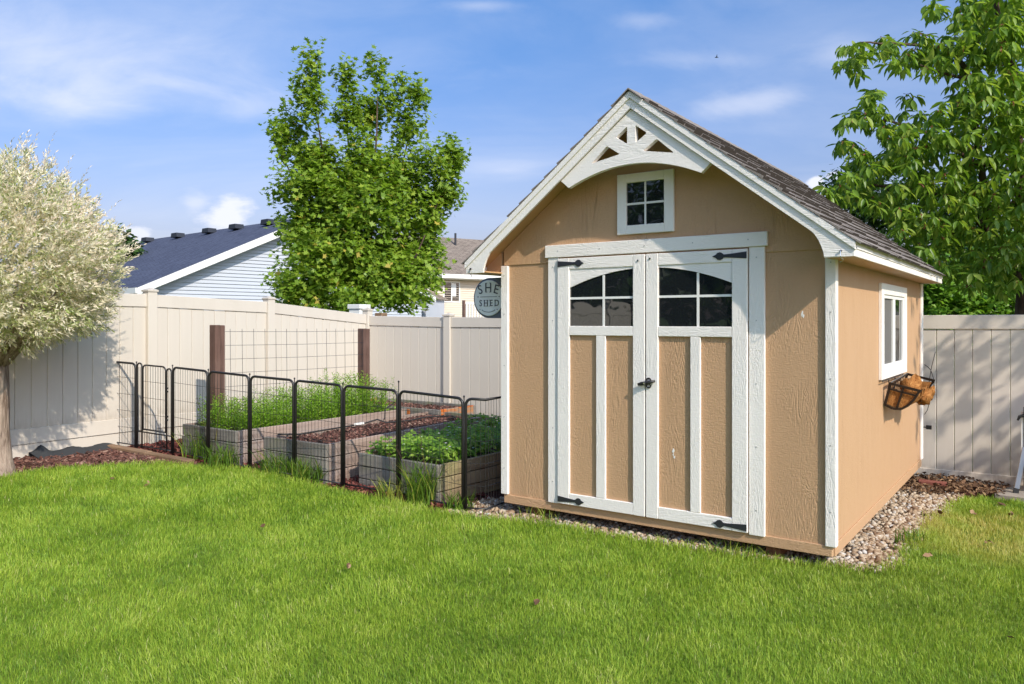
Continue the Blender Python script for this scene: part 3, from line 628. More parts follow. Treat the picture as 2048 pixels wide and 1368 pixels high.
nl.obj('nail_heads', simple('painted nail heads', (0.45, 0.43, 0.40), 0.6), shed, kind='stuff')
# gable window
gw = MB()
for a in ((-.213,-.142,2.102,2.525),(.142,.213,2.102,2.525),(-.1418,.1418,2.102,2.164),(-.1418,.1418,2.462,2.525)): gw.box(a[0], a[1], -0.032, -0.0095, a[2], a[3])
gwo = gw.obj('gable_window', M['white_z'], shed, 0.003)
MB().box(-.141,.141,-0.0160,-0.0120,2.165,2.461).obj('window_pane', M['glass'], gwo)
MB().box(-.006,.006,-.0225,-.0165,2.165,2.461).obj('muntin', M['trimwhite'], gwo); MB().box(-.1405,-.0065,-.0225,-.0165,2.306,2.320).obj('muntin', M['trimwhite'], gwo); MB().box(.0065,.1405,-.0225,-.0165,2.306,2.320).obj('muntin', M['trimwhite'], gwo)
# side window
sw = MB(); sx0, sx1 = 1.2205, 1.245
sw.box(sx0, sx1, 1.45, 1.545, 1.05, 1.785); sw.box(sx0, sx1, 2.50, 2.62, 1.05, 1.785); sw.box(sx0, sx1, 1.546, 2.499, 1.05, 1.125); sw.box(sx0, sx1, 1.546, 2.499, 1.700, 1.785)
swo = sw.obj('side_window', M['white_y'], shed, 0.002)
fr = MB(); fx0, fx1 = 1.2205, 1.236
fr.box(fx0, fx1, 1.547, 1.60, 1.126, 1.699); fr.box(fx0, fx1, 2.455, 2.498, 1.126, 1.699); fr.box(fx0, fx1, 1.601, 2.454, 1.126, 1.160); fr.box(fx0, fx1, 1.601, 2.454, 1.672, 1.699); fr.box(fx0, fx1, 1.985, 2.085, 1.161, 1.671)
fro = fr.obj('window_frame', M['trimwhite'], swo, 0.001)
MB().box(1.2205,1.2235,1.601,1.984,1.161,1.671).obj('insect_screen', M['screen'], swo); MB().box(1.2205,1.2235,2.086,2.454,1.161,1.671).obj('window_pane', M['glass'], swo)
# roof
YF = -0.255
roof = MB()
for s in (-1, 1):
    pts = [(0, 3.024), (s*1.385, deckz(1.385)), (s*1.385, deckz(1.385)-0.030), (0, 2.990)]
    roof.prism(pts if s > 0 else pts[::-1], YF+0.02, YB+0.03)
roofo = roof.obj('roof', M['tan_soffit'], shed)
for s in (-1, 1):                                   # rakes, trim, soffits, fascias
    T0 = lambda x: 3.028-SLP*x
    MB().prism([(0.0, 3.028), (s*1.402, T0(1.402)), (s*1.402, T0(1.402)-0.047), (0.0, 2.981)], YF-0.012, YF+0.019).obj('rake_trim', M['white_x'], shed, 0.002)
    cur = [(1.232,1.862),(1.228,1.89),(1.217,1.925),(1.200,1.965),(1.172,2.008),(1.139,2.035)]
    MB().prism([(0.0, 2.9805), (s*1.395, T0(1.395)-0.0475), (s*1.395, 1.862)]+[(s*a, b) for a, b in cur]+[(0.0, 2.916)], YF, YF+0.0185).obj('rake_board', M['white_x'], shed, 0.001)
    MB().prism([(0.0, 2.9805), (s*1.395, T0(1.395)-0.0475), (s*1.395, 1.862)]+[(s*a, b) for a, b in cur]+[(0.0, 2.916)], YB+0.032, YB+0.055).obj('rake_board', M['white_x'], shed, 0.001)
    xa, xb = sorted((s*1.387, s*1.402)); sbox('fascia_board', xa, xb, YF+0.0195, YB+0.031, 1.905, T0(1.395)-0.002, 'white_y', None, 0.0015)
    xa, xb = sorted((s*1.387, s*1.397)); sbox('fascia_board', xa, xb, YF+0.0195, YB+0.031, 1.862, 1.9035, 'white_y', None, 0.0015)
    xa, xb = sorted((s*1.2215, s*1.386)); sbox('soffit', xa, xb, YF+0.02, YB+0.03, 1.866, 1.876, 'tan_soffit', None, 0)
    MB().prism([(s*1.2355, 1.8765), (s*1.386, 1.8765), (s*1.386, 1.925), (s*1.2355, 2.035)], -0.006, 0.02).obj('eave_end', M['tan_z'], shed)
br = [(0, 2.912)]+[(0.548, 2.487), (0.485, 2.434)]
arc = [(x, 2.548-0.114*(x/0.485)**2) for x in np.linspace(0.44, -0.44, 17)]
outer = [(0.0, 2.911), (0.549, 2.488), (0.487, 2.434)]+arc+[(-0.487, 2.434), (-0.549, 2.488)]
def rounded(tri, r=0.012, n=3):
    out = []
    for i, p in enumerate(tri):
        p = Vector(p); a = (Vector(tri[i-1])-p).normalized(); b = (Vector(tri[(i+1) % len(tri)])-p).normalized()
        for k in range(n+1):
            t = k/n; out.append(tuple((p+a*r*(1-t)**2+b*r*t*t)))
    return out
def cv(a, b, bulge, n=4):
    a = Vector(a); b = Vector(b); m = (b-a); nrm = Vector((-m.y, m.x)); return [tuple(a.lerp(b, i/n)+nrm*bulge*4*(i/n)*(1-i/n)) for i in range(1, n)]
holes = []
for s in (1, -1):
    holes.append(rounded([(s*0.030, 2.802), (s*0.115, 2.737), (s*0.030, 2.682)]))
    holes.append(rounded([(s*0.183, 2.690), (s*0.085, 2.622), (s*0.306, 2.582)]))
def brace():
    loops = [outer]+holes; pts = []; edges = []
    for lp in loops:
        b = len(pts); pts += [Vector(p) for p in lp]; edges += [(b+i, b+(i+1) % len(lp)) for i in range(len(lp))]
    v, e, f, *_ = geometry.delaunay_2d_cdt(pts, edges, [], 1, 1e-5)
    fs = []
    for q in f:
        c = sum((Vector(v[i]) for i in q), Vector((0, 0)))/len(q)
        if inpoly(c.x, c.y, outer) and not any(inpoly(c.x, c.y, h) for h in holes): fs.append(q)
    mb = MB(); n = len(v); vv = [(p[0], -0.236, p[1]) for p in v]+[(p[0], -0.196, p[1]) for p in v]
    from collections import Counter
    cnt = Counter(frozenset((q[i], q[(i+1) % len(q)])) for q in fs for i in range(len(q)))
    ff = [tuple(q) for q in fs]+[tuple(i+n for i in reversed(q)) for q in fs]
    for q in fs:
        for i in range(len(q)):
            a, b = q[i], q[(i+1) % len(q)]
            if cnt[frozenset((a, b))] == 1: ff.append((a, a+n, b+n, b))
    mb.add(vv, ff); mb.obj('gable_brace', M['white_x'], shed)
brace()
# shingles: every tab of the right slope is a part; the left slope is joined
def shingle_courses(side):
    cx = math.cos(math.atan(SLP)); sx = math.sin(math.atan(SLP)); L = 1.425/cx; ex = 0.137; n = int(L/ex)+1; res = []
    for k in range(n):
        s0 = L-(k)*ex-0.002; s1 = max(0.0, s0-0.165)                    # distance down from the ridge
        if s0 < 0.04: break
        y = YF-0.028-random.random()*0.16; 
        while y < YB+0.06:
            w = random.choice((0.14, 0.17, 0.2, 0.24, 0.28)); ya = max(y, YF-0.016); yb = min(y+w-0.004, YB+0.066)
            if yb-ya > 0.03: res.append((k, s0+random.uniform(-.004, .004), s1, ya, yb, random.choice((0.010, 0.013, 0.017))))
            y += w
    return res, cx, sx
def shingle_verts(side, s0, s1, ya, yb, th, cx, sx):
    def pt(s, y, h): return (side*(s*cx+h*sx), y, 3.026-s*sx+h*cx)
    b0, b1 = 0.006, 0.000
    return [pt(s0, ya, b0), pt(s0, yb, b0), pt(s1, yb, b1), pt(s1, ya, b1), pt(s0, ya, b0+th), pt(s0, yb, b0+th), pt(s1, yb, b1+0.003), pt(s1, ya, b1+0.003)], [(3,2,1,0),(4,5,6,7),(0,1,5,4),(1,2,6,5),(2,3,7,6),(3,0,4,7)]
def butts(o, side):
    o.data.materials.append(M['shingle_edge'])
    for p in o.data.polygons:
        n = p.normal
        if n.x*side*cx_-n.z*sx_ > 0.6: p.material_index = 1
    return o
res, cx_, sx_ = shingle_courses(1)
for (k, s0, s1, ya, yb, th) in res[:300]:
    v, f = shingle_verts(1, s0, s1, ya, yb, th, cx_, sx_); butts(MB().add(v, f).obj('shingle', M['shingle'], roofo), 1)
mb = MB()
for (k, s0, s1, ya, yb, th) in res[300:]: mb.add(*shingle_verts(1, s0, s1, ya, yb, th, cx_, sx_))
if mb.v: butts(mb.obj('upper_shingles', M['shingle'], roofo, kind='stuff'), 1)
mb = MB()
for (k, s0, s1, ya, yb, th) in shingle_courses(-1)[0]: mb.add(*shingle_verts(-1, s0, s1, ya, yb, th, cx_, sx_))
butts(mb.obj('left_slope_shingles', M['shingle'], roofo, kind='stuff'), -1)
y = YF-0.03
while y < YB:
    mb = MB(); z = 3.040; w = 0.13
    mb.add([(-w*cx_, y, z-w*sx_), (0, y, z+0.004), (w*cx_, y, z-w*sx_), (w*cx_, y+0.2, z-w*sx_+0.006), (0, y+0.2, z+0.012), (-w*cx_, y+0.2, z-w*sx_+0.006), (-w*cx_, y, z-w*sx_-0.008), (w*cx_, y, z-w*sx_-0.008), (0, y, z-0.006)],
           [(0,1,4,5),(1,2,3,4),(0,6,8,1),(1,8,7,2)]); mb.obj('ridge_cap', M['shingle'], roofo); y += 0.145
# hooks on the rake ends
for s, nm in ((1.325, ''), (-1.345, '')):
    h = MB(); h.tube([(s, YF, 1.895), (s, YF-0.020, 1.893), (s, YF-0.024, 1.865), (s+0.004, YF-0.018, 1.852), (s+0.014, YF-0.010, 1.845), (s+0.003, YF+0.0, 1.836), (s-0.012, YF+0.01, 1.832)], 0.0022, 6); h.tube([(s, YF-0.004, 1.895), (s, YF-0.012, 1.895)], 0.007, 8)
    h.obj('hook', M['chrome'] if s > 0 else M['black_metal'], shed)

# ------------------------------------------------------------------ shed sign
sg = empty('round_sign', SL(-1.474, 0.15, 1.684), A_SHED, label='round grey SHE SHED sign hung off the left side of the shed', cat='sign')
n = 40; ol = [(0.165*math.cos(a), 0.165*math.sin(a)) for a in np.linspace(math.pi/2, 3*math.pi/2, n)]
MB().prism(ol+[(0.23, -0.165), (0.23, 0.165)], 0.0, 0.018).obj('backing_board', M['slate'], sg, 0.002)
MB().prism([(0.146*math.cos(a), 0.146*math.sin(a)) for a in np.linspace(0, 2*math.pi, 48, endpoint=False)], -0.012, -0.0005).obj('sign_face', M['signface'], sg, 0.0015)
def letter(ch, x, z, h, rot=0.0, wd=1.0):
    cu = bpy.data.curves.new('t', 'FONT'); cu.body = ch; cu.size = h*1.42; cu.extrude = 0.0012; cu.offset = 0.0; cu.align_x = 'CENTER'; cu.resolution_u = 4
    o = bpy.data.objects.new('t', cu); COL.objects.link(o); dg = bpy.context.evaluated_depsgraph_get(); me = bpy.data.meshes.new_from_object(o.evaluated_get(dg)); bpy.data.objects.remove(o)
    me.materials.clear(); me.materials.append(M['ink']); me.name = 'letter'
    q = inst('letter', me, sg, (x, -0.0145, z), (R(90), 0, 0), (wd, 1, 1)); q.rotation_euler = (R(90), rot, 0); return q
letter('S', -0.076, 0.036, 0.074, R(-15), .95); letter('H', -0.002, 0.048, 0.076, 0, .95); letter('E', 0.070, 0.036, 0.074, R(15), 1.0)
for ch, x in zip('SHED', (-0.080, -0.026, 0.028, 0.084)): letter(ch, x, -0.066, 0.052, 0, .9)
sf = MB()
for hx, z0, hh, cs in ((-0.002, 0.048, 0.074, (-0.020, 0.020)), (-0.026, -0.066, 0.048, (-0.013, 0.013))):
    for c in cs:
        for zz in (z0, z0+hh): sf.box(hx+c-0.009, hx+c+0.009, -0.0155, -0.0130, zz-0.002, zz+0.002)
for x0, x1, z in ((0.006, 0.016, -0.066), (0.006, 0.016, -0.018), (0.060, 0.070, -0.066), (0.060, 0.070, -0.018)): sf.box(x0, x1, -0.0155, -0.013, z-0.002, z+0.002)
sf.obj('serifs', M['ink'], sg)
ln = MB(); ln.box(-0.085, 0.085, -0.0150, -0.0125, 0.008, 0.0115)
for s in (-1, 1):
    ln.tube([(s*0.108, -0.0125, 0.010), (s*0.108, -0.0155, 0.010)], 0.0045, 8); ln.tube([(s*0.088, -0.0125, -0.094), (s*0.088, -0.0155, -0.094)], 0.004, 8)
ln.tube([(0.066*math.cos(a)*1.1, -0.014, -0.085+0.030*math.sin(a)*1.0) for a in np.linspace(math.pi*1.12, math.pi*1.88, 12)], 0.0022, 5); ln.obj('painted_lines', M['ink'], sg)

# ------------------------------------------------------------------ window basket
bk = empty('window_basket', SL(1.236, 1.62, 0.85), A_SHED, label='broken black hay-rack basket with orange coir liner hanging under the side window', cat='basket')
tilt = Matrix.Rotation(R(13), 4, 'Y') @ Matrix.Identity(4)
def bp(o, y, z): v = tilt @ Vector((o, 0, z)); return Vector((v.x, y, v.z+0.0+y*0.035))
fm = MB(); PRF = [(0.0, 0.0), (0.06, -0.012), (0.115, 0.0), (0.155, 0.04), (0.185, 0.10), (0.205, 0.168)]
LEN = 0.80
for y in (0.0, LEN):
    fm.bar(bp(-0.005, y, 0.170), bp(0.215, y, 0.170), 0.010, 0.020); fm.bar(bp(0.0, y, 0.128), bp(0.19, y, 0.128), 0.006, 0.014); fm.bar(bp(0.0, y, 0.17), bp(0.0, y, 0.0), 0.020, 0.006, (0, 1, 0))
    fm.bar(bp(0.095, y, 0.17), bp(0.085, y, -0.005), 0.016, 0.006, (0, 1, 0))
    for a, b in zip(PRF[:-1], PRF[1:]): fm.bar(bp(a[0], y, a[1]), bp(b[0], y, b[1]), 0.018, 0.006, (0, 1, 0))
fm.bar(bp(0.0, 0.0, 0.172), bp(0.0, LEN, 0.172), 0.016, 0.012); fm.bar(bp(0, 0, 0.0), bp(0, LEN, 0.0), 0.012, 0.008)
for y in np.linspace(0.07, LEN-0.07, 10): fm.bar(bp(0.0, y, 0.17), bp(0.0, y, 0.0), 0.008, 0.004, (1, 0, 0))
for y in (0.27, 0.53):
    for a, b in zip(PRF[:3], PRF[1:4]): fm.bar(bp(a[0], y, a[1]), bp(b[0], y, b[1]), 0.014, 0.005, (0, 1, 0))
fm.obj('frame', M['bronze'], bk)
def liner():
    ny, ns = 26, 14; V = []
    for i in range(ny):
        y = 0.012+(LEN-0.02)*i/(ny-1)
        for j in range(ns):
            t = j/(ns-1); a, b = np.interp(t, [0, .2, .4, .6, .8, 1], [p[0] for p in PRF]), np.interp(t, [0, .2, .4, .6, .8, 1], [p[1] for p in PRF])
            sag = 0.035*math.sin(t*math.pi)*math.sin(i/(ny-1)*math.pi); o = a*0.93+0.006+sag*0.8; z = b*0.86+0.010-sag*0.2
            z -= (0.05+0.06*math.sin(i*1.1))*max(0, t-0.75)*2.5 if i > 2 else 0
            V.append(bp(o+random.uniform(-.004,.004), y, z+random.uniform(-.004,.004)))
    f = [(i*ns+j, i*ns+j+1, (i+1)*ns+j+1, (i+1)*ns+j) for i in range(ny-1) for j in range(ns-1)]
    m = MB(); m.add(V, f)
    for y in (0.012, LEN-0.01):                       # end flaps
        b = len(m.v); ring = [bp(p[0]*0.93+0.006, y, p[1]*0.86+0.010) for p in PRF]+[bp(0.01, y, 0.12)]; m.add(ring, [tuple(range(len(ring)))])
    # loose lump of fibre rising from the middle and spilling out at the far front
    for (cx0, cy0, cz0, rx, ry, rz) in ((0.10, 0.46, 0.10, 0.075, 0.16, 0.10), (0.19, 0.60, 0.05, 0.055, 0.15, 0.06), (0.225, 0.68, 0.09, 0.022, 0.06, 0.045)):
        vv = []; ff = []; a_, b_ = 12, 8
        for i in range(b_+1):
            for j in range(a_):
                th = math.pi*i/b_; ph = 2*math.pi*j/a_; k = 1+0.28*math.sin(3*ph+i*1.3)+random.uniform(-.12, .12)
                vv.append(bp(cx0+rx*math.sin(th)*math.cos(ph)*k, cy0+ry*math.sin(th)*math.sin(ph)*k, cz0+rz*math.cos(th)*k))
        for i in range(b_):
            for j in range(a_): ff.append((i*a_+j, i*a_+(j+1) % a_, (i+1)*a_+(j+1) % a_, (i+1)*a_+j))
        m.add(vv, ff)
    m.obj('coir_liner', M['coir'], bk, 0, True)
liner()
wr = MB()
W = lambda x, y, z: SL(x, y, z)
wr.tube([W(1.250, 1.43, 1.040), W(1.250, 2.35, 1.042)], 0.004, 5)
for y in (1.70, 1.98): wr.tube([W(1.250, y, 1.04), W(1.252, y, 1.0), W(1.246, y-0.01, 0.95)], 0.0045, 5)
wr.tube([W(1.250, 1.72, 1.0), W(1.258, 1.85, 0.985), W(1.262, 1.97, 1.0)], 0.003, 5); wr.tube([W(1.250, 1.98, 1.0), W(1.26, 2.12, 1.01), W(1.262, 2.25, 0.98)], 0.003, 5)
wr.obj('wire_hanger', M['black_metal'], None, label='thin black wire hanger fixed beneath the side window sill', cat='hanger')

# wire plant support and small box by the back corner of the shed
ws = MB(); dW = 7.74
for path in ([(1871,703),(1863,735),(1857,772),(1852,800)], [(1849,729),(1856,734),(1862,741)], [(1862,741),(1868,760),(1868,780),(1861,792),(1850,799)], [(1856,795),(1858,808),(1855,820),(1849,829)]):
    ws.tube([PX(a, b, dW) for a, b in path], 0.0035, 5)
ws.obj('wire_support', M['black_metal'], None, label='bent thin wire loops sticking out behind the shed back corner', cat='wire')
bx = MB(); p = fb(7.42); c0 = PX(1858, 854, 7.79)
bo = empty('gate_latch', c0, math.atan2(FD.y, FD.x), label='small black latch box low on the fence beside the shed back corner', cat='latch')
MB().box(-0.025, 0.025, -0.045, -0.01, -0.02, 0.02).obj('box', M['black_metal'], bo, 0.003); MB().box(-0.06, -0.026, -0.035, -0.02, -0.006, 0.004).obj('arm', M['black_metal'], bo)

# folded table at the right edge
ft = empty('folded_table', (4.655, 6.99, G(4.8, 7.0)+0.03), R(-30), label='dark folded table on grey metal legs at the right edge', cat='table')
MB().box(-0.025, 0.9, 0.02, 0.07, 0.06, 0.74).obj('table_top', M['rubber'], ft, 0.006)
leg = MB(); leg.bar((-0.085, -0.06, 0.05), (-0.02, -0.01, 0.42), 0.040, 0.035, (0, 1, 0)); leg.obj('leg', M['aluminium'], ft, 0.003)
MB().bar((-0.095, -0.067, 0.0), (-0.0855, -0.0605, 0.052), 0.044, 0.040, (0, 1, 0)).obj('foot', M['rubber'], ft, 0.002)
MB().box(-0.046, -0.027, 0.03, 0.055, 0.35, 0.74).obj('edge_tube', M['trimwhite'], ft, 0.002)
MB().tube([(-0.03, 0.0, 0.75), (0.2, 0.0, 0.75)], 0.034, 12).obj('roller', M['hinge'], ft)
MB().tube([(-0.075, -0.01, 0.66), (-0.06, -0.01, 0.695), (-0.03, -0.005, 0.705), (0.03, 0.0, 0.70)], [0.008, 0.014, 0.016, 0.010], 8).obj('clamp', M['rubber'], ft)

# ------------------------------------------------------------------ raised beds
def bed(near_left, near_right, length, ztop, rows, matE, matS, label, group='raised garden beds inside the pet fence', extra=None):
    a = Vector(near_left); b = Vector(near_right); u = (b-a).normalized(); w = (b-a).length
    root = empty('raised_bed', (a.x, a.y, 0), math.atan2(u.y, u.x), label=label, cat='planter', group=group)
    zb = min(G(*a), G(*b))-0.03; h = (ztop-zb)/rows; t = 0.036
    for k in range(rows):
        z0 = zb+k*h+0.003; z1 = zb+(k+1)*h-0.005
        for y0 in (0.0, length-t):
            MB().box(0.004, w-0.004, y0+random.uniform(-.003,.003), y0+t, z0, z1).obj('board', matE, root, 0.004)
        for x0 in (0.0, w-t):
            MB().box(x0+random.uniform(-.002,.002), x0+t+random.uniform(-.002,.002), t+.003, length-t-.003, z0, z1).obj('board', matS, root, 0.004)
    for x0 in (0.036, w-0.085): MB().box(x0+.002, x0+0.047, t+0.004, t+0.05, zb, ztop-0.03).obj('corner_post', matE, root, 0.003)
    MB().box(t+.004, w-t-.004, t+.06, length-t-.004, zb, ztop-0.055).obj('soil', M['soil'], root)
    return root, u, w
def uy_of(u): return Vector((-u.y, u.x))
A0, A1 = (-3.43, 8.04), (-2.68, 7.50)
bedA, uA, wA = bed(A0, A1, 2.40, 0.43, 3, M['bed_grey'], M['bed_pink'], 'long pinkish raised bed full of feathery green plants, nearest the trellis')
B0, B1 = (-2.36, 7.35), (-1.65, 6.89)
bedB, uB, wB = bed(B0, B1, 2.55, 0.40, 3, M['bed_grey'], M['bed_pink'], 'middle raised bed filled with bare brown mulch and a black hose')
C0, C1 = (-1.375, 6.93), (-0.60, 6.33)
bedC, uC, wC = bed(C0, C1, 2.40, 0.318, 3, M['bed_grey'], M['bed_brown'], 'grey raised bed of strawberry plants closest to the shed')
N0 = Vector((-0.87, 9.27)); uD = Vector((0.816, -0.578))
bedD, uD, wD = bed(tuple(N0-uD*1.75), tuple(N0), 0.70, 0.43, 2, M['bed_grey'], M['rust'], 'far raised bed with peeling orange paint by the back fence')
for ch in list(bedD.children)[:0]: pass
for k, (x0, x1) in enumerate(((0.98, 1.28), (1.62, 1.745))): MB().box(x0, x1, -0.012, -0.0045, 0.22, 0.405).obj('painted_patch', M['rust'] if k == 0 else M['bed_grey'], bedD, 0.002)
def fillchips(a, b, L, z, n, name, label, mat):
    a = Vector(a); b = Vector(b); u = (b-a).normalized(); v = uy_of(u); w = (b-a).length
    poly = [tuple(a+u*.05+v*.06), tuple(a+u*(w-.05)+v*.06), tuple(a+u*(w-.05)+v*(L-.06)), tuple(a+u*.05+v*(L-.06))]
    p = sample_in(poly, n); z = z+RG.random(n)*0.02; an = RG.random(n)*6.283
    D = np.stack([np.cos(an), np.sin(an), RG.normal(size=n)*.4], 1); N = np.stack([RG.normal(size=n)*.4, RG.normal(size=n)*.4, np.ones(n)], 1)
    link(tag(bpy.data.objects.new(name, scatter(name, np.column_stack([p, z]), D, N, RG.uniform(.010, .024, n), CHIP[0], CHIP[1], mat, jit=.7)), label, kind='stuff'))
fillchips(B0, B1, 2.55, 0.345, 2600, 'bed_mulch', 'brown wood chips filling the middle raised bed', M['mulch'])
fillchips(tuple(N0-uD*1.75), tuple(N0), 0.70, 0.375, 1200, 'bed_mulch', 'brown wood chips filling the far orange bed', M['mulch'])
vB = uy_of(uB); bp0 = Vector(B0)
def onB(x, y, z): p = bp0+uB*x+vB*y; return Vector((p.x, p.y, z))
ho = MB(); ho.tube([onB(0.06, 0.12, .41), onB(0.10, 0.35, .385), onB(0.09, 0.8, .385), onB(0.12, 1.2, .39), onB(0.2, 1.35, .43), onB(0.3, 1.38, .40), onB(0.35, 1.7, .39), onB(0.28, 2.1, .385), onB(0.5, 2.3, .39), onB(0.62, 2.2, .39), onB(.66, 2.0, .395)], 0.008, 6)
ho.tube([onB(0.06, 1.62, .39), onB(0.03, 1.66, .50), onB(0.045, 1.8, .56)], 0.006, 6)
ho.obj('drip_hose', M['rubber'], None, 0, True, label='black irrigation hose looping over the mulch of the middle bed', cat='hose')
fp = MB(); q = onB(0.12, 1.08, .40); fp.bar(q, q+Vector((0.10, 0.03, 0.012)), 0.03, 0.02); fp.obj('pipe_fitting', M['trimwhite'], None, label='white plastic pipe fitting lying on the middle bed mulch', cat='fitting')

# ------------------------------------------------------------------ trellis
PT1 = Vector((-3.19, 8.38)); PT2 = Vector((-1.94, 10.14)); td = (PT2-PT1); tl = td.length
tr = empty('garden_trellis', (PT1.x, PT1.y, 0), math.atan2(td.y, td.x), label='wire grid trellis strung between two dark wooden posts behind the long bed', cat='trellis')
for x, zt in ((0.0, 1.452), (tl, 1.395)):
    MB().box(x-0.062, x+0.003, -0.055, 0.055, 0.10, zt).obj('post', M['post'], tr, 0.006); MB().box(x+0.0045, x+0.062, -0.050, 0.050, 0.10, zt-0.003).obj('post', M['post'], tr, 0.006)
wg = MB()
for z, z2 in ((1.38, 1.365), (1.23, 1.215), (1.08, 1.06), (0.93, 0.91), (0.78, 0.77), (0.63, .62), (.48, .47)): wg.tube([(0.06, -0.05, z), (tl/2, -0.052, (z+z2)/2-0.006), (tl-0.05, -0.05, z2)], 0.0022, 5)
for i in range(14):
    x = 0.12+i*(tl-0.2)/13; wg.tube([(x, -0.055, 1.41-0.016*x/tl), (x+0.006, -0.055, 0.9), (x, -0.055, 0.40)], 0.0022, 5)
wg.obj('wire_mesh', M['hinge'], tr)

# ------------------------------------------------------------------ black pet fence
PJ = [(-4.40,8.33),(-3.94,8.12),(-3.456,7.88),(-2.97,7.57),(-2.46,7.26),(-1.97,7.01),(-1.47,6.73),(-0.949,6.48),(-0.376,6.07)]
PEND = [(-0.376,6.07),(-0.205,6.03),(0.10,6.50)]
pf = empty('pet_fence', (PJ[0][0], PJ[0][1], 0), 0, label='black wire pet playpen fence with a small gate standing round the raised beds', cat='fence')
off = Vector((PJ[0][0], PJ[0][1], 0))
PH = 0.875
def pet_panel(a, b, name='panel', open_end=False):
    za, zb_ = G(*a)+0.012, G(*b)+0.012; A = Vector((*a, za))-off; B = Vector((*b, zb_))-off; u = (B-A); L = u.length; u.normalize(); Z = Vector((0, 0, 1))
    g = 0.014; A1 = A+u*g; B1 = B-u*g; rc = 0.05; path = [A1, A1+Z*(PH-rc)]
    for k in range(1, 5): t = k/4*math.pi/2; path.append(A1+u*rc*(1-math.cos(t))+Z*(PH-rc+rc*math.sin(t)))
    for k in range(0, 5): t = k/4*math.pi/2; path.append(B1-u*rc*(1-math.sin(t))+Z*(PH-rc+rc*math.cos(t)))
    path += [B1]; m = MB(); m.tube(path, 0.0115, 8); m.tube([A1+Z*0.02, B1+Z*0.02], 0.007, 6)
    o = m.obj(name, M['black_metal'], pf, 0, True); w = MB(); n = max(3, int(L/0.040))
    for i in range(1, n):
        x = i/n; top = PH-0.005 if 0.09 < x < 0.91 else PH-0.02; p = A1.lerp(B1, x); w.tube([p+Z*0.02, p+Z*top], 0.0017, 4, False)
    for k in range(1, 5): z = PH*k/5+0.02; w.tube([A1+Z*z, B1+Z*z], 0.0024, 4, False)
    w.obj('wires', M['black_metal'], o); return o
for i, (a, b) in enumerate(zip(PJ[:-1], PJ[1:])):
    if i == 1: continue
    pet_panel(a, b)
def gate(a, b):
    A = Vector((*a, G(*a)+0.012))-off; B = Vector((*b, G(*b)+0.012))-off; u = (B-A).normalized(); L = (B-A).length; Z = Vector((0, 0, 1))
    m = MB(); A1 = A+u*0.014; B1 = B-u*0.014
    def arch(x0, x1, z0, z1, mm, r=0.0085):
        rc = (x1-x0)/2 if (x1-x0) < .12 else 0.045; path = [A+u*x0+Z*z0, A+u*x0+Z*(z1-rc)]
        for k in range(1, 5): t = k/4*math.pi/2; path.append(A+u*(x0+rc*(1-math.cos(t)))+Z*(z1-rc+rc*math.sin(t)))
        for k in range(0, 5): t = k/4*math.pi/2; path.append(A+u*(x1-rc*(1-math.sin(t)))+Z*(z1-rc+rc*math.cos(t)))
        path += [A+u*x1+Z*z0]; mm.tube(path, r, 8)
    arch(0.014, 0.085, 0.0, PH+0.01, m); arch(L-0.085, L-0.014, 0.0, PH-0.02, m)
    m.tube([A1+Z*0.02, B1+Z*0.02], 0.007, 6); m.tube([A1+Z*0.17, B1+Z*0.17], 0.008, 6); o = m.obj('gate_frame', M['black_metal'], pf, 0, True)
    w = MB()
    for i in range(1, 14): p = A1.lerp(B1, i/14); w.tube([p+Z*.02, p+Z*.17], .0021, 4, False)
    for x0 in (0.037, 0.061, L-0.061, L-0.037): w.tube([A+u*x0+Z*.17, A+u*x0+Z*(PH-.03)], .0021, 4, False)
    w.obj('wires', M['black_metal'], o)
    d = MB(); arch(0.10, L-0.10, 0.20, PH-0.005, d, 0.0085); d.tube([A+u*0.10+Z*0.20, A+u*(L-0.10)+Z*0.20], 0.0085, 8); do = d.obj('gate_door', M['black_metal'], pf, 0, True)
    w = MB(); n = 9
    for i in range(1, n): x = 0.10+(L-0.2)*i/n; w.tube([A+u*x+Z*.20, A+u*x+Z*(PH-.012)], .0021, 4, False)
    for z in (.36, .53, .70): w.tube([A+u*.1+Z*z, A+u*(L-.1)+Z*z], .0024, 4, False)
    w.obj('wires', M['black_metal'], do)
    for z in (.28+.05, .62):
        h = MB(); p = A+u*(L-0.085)+Z*z; h.bar(p+u*-.02, p+u*.02, .016, .016); h.bar(p+u*-.02+Z*.035, p+u*.02+Z*.035, .016, .016); h.obj('gate_hinge', M['black_metal'], pf, .002)
gate(PJ[1], PJ[2])
def bent_panel():
    P3 = [Vector((*p, G(*p)+.012))-off for p in PEND]; Z = Vector((0, 0, 1)); u = (P3[1]-P3[0]).normalized(); A1 = P3[0]+u*.014; rc = .05
    path = [A1, A1+Z*(PH-rc)]+[A1+u*rc*(1-math.cos(k/4*math.pi/2))+Z*(PH-rc+rc*math.sin(k/4*math.pi/2)) for k in range(1, 5)]+[P3[1]+Z*(PH-.004), P3[2]+Z*PH, P3[2]]
    m = MB(); m.tube(path, .0115, 8); m.tube([A1+Z*.02, P3[1]+Z*.02, P3[2]+Z*.02], .007, 6); o = m.obj('panel', M['black_metal'], pf, 0, True); w = MB()
    for a, b, n in ((A1, P3[1], 4), (P3[1], P3[2], 15)):
        for i in range(1, n+1): p = a.lerp(b, i/n); w.tube([p+Z*.02, p+Z*(PH-.01)], .0021, 4, False)
        for k in range(1, 5): z = PH*k/5+.02; w.tube([a+Z*z, b+Z*z], .0024, 4, False)
    w.obj('wires', M['black_metal'], o)
bent_panel()
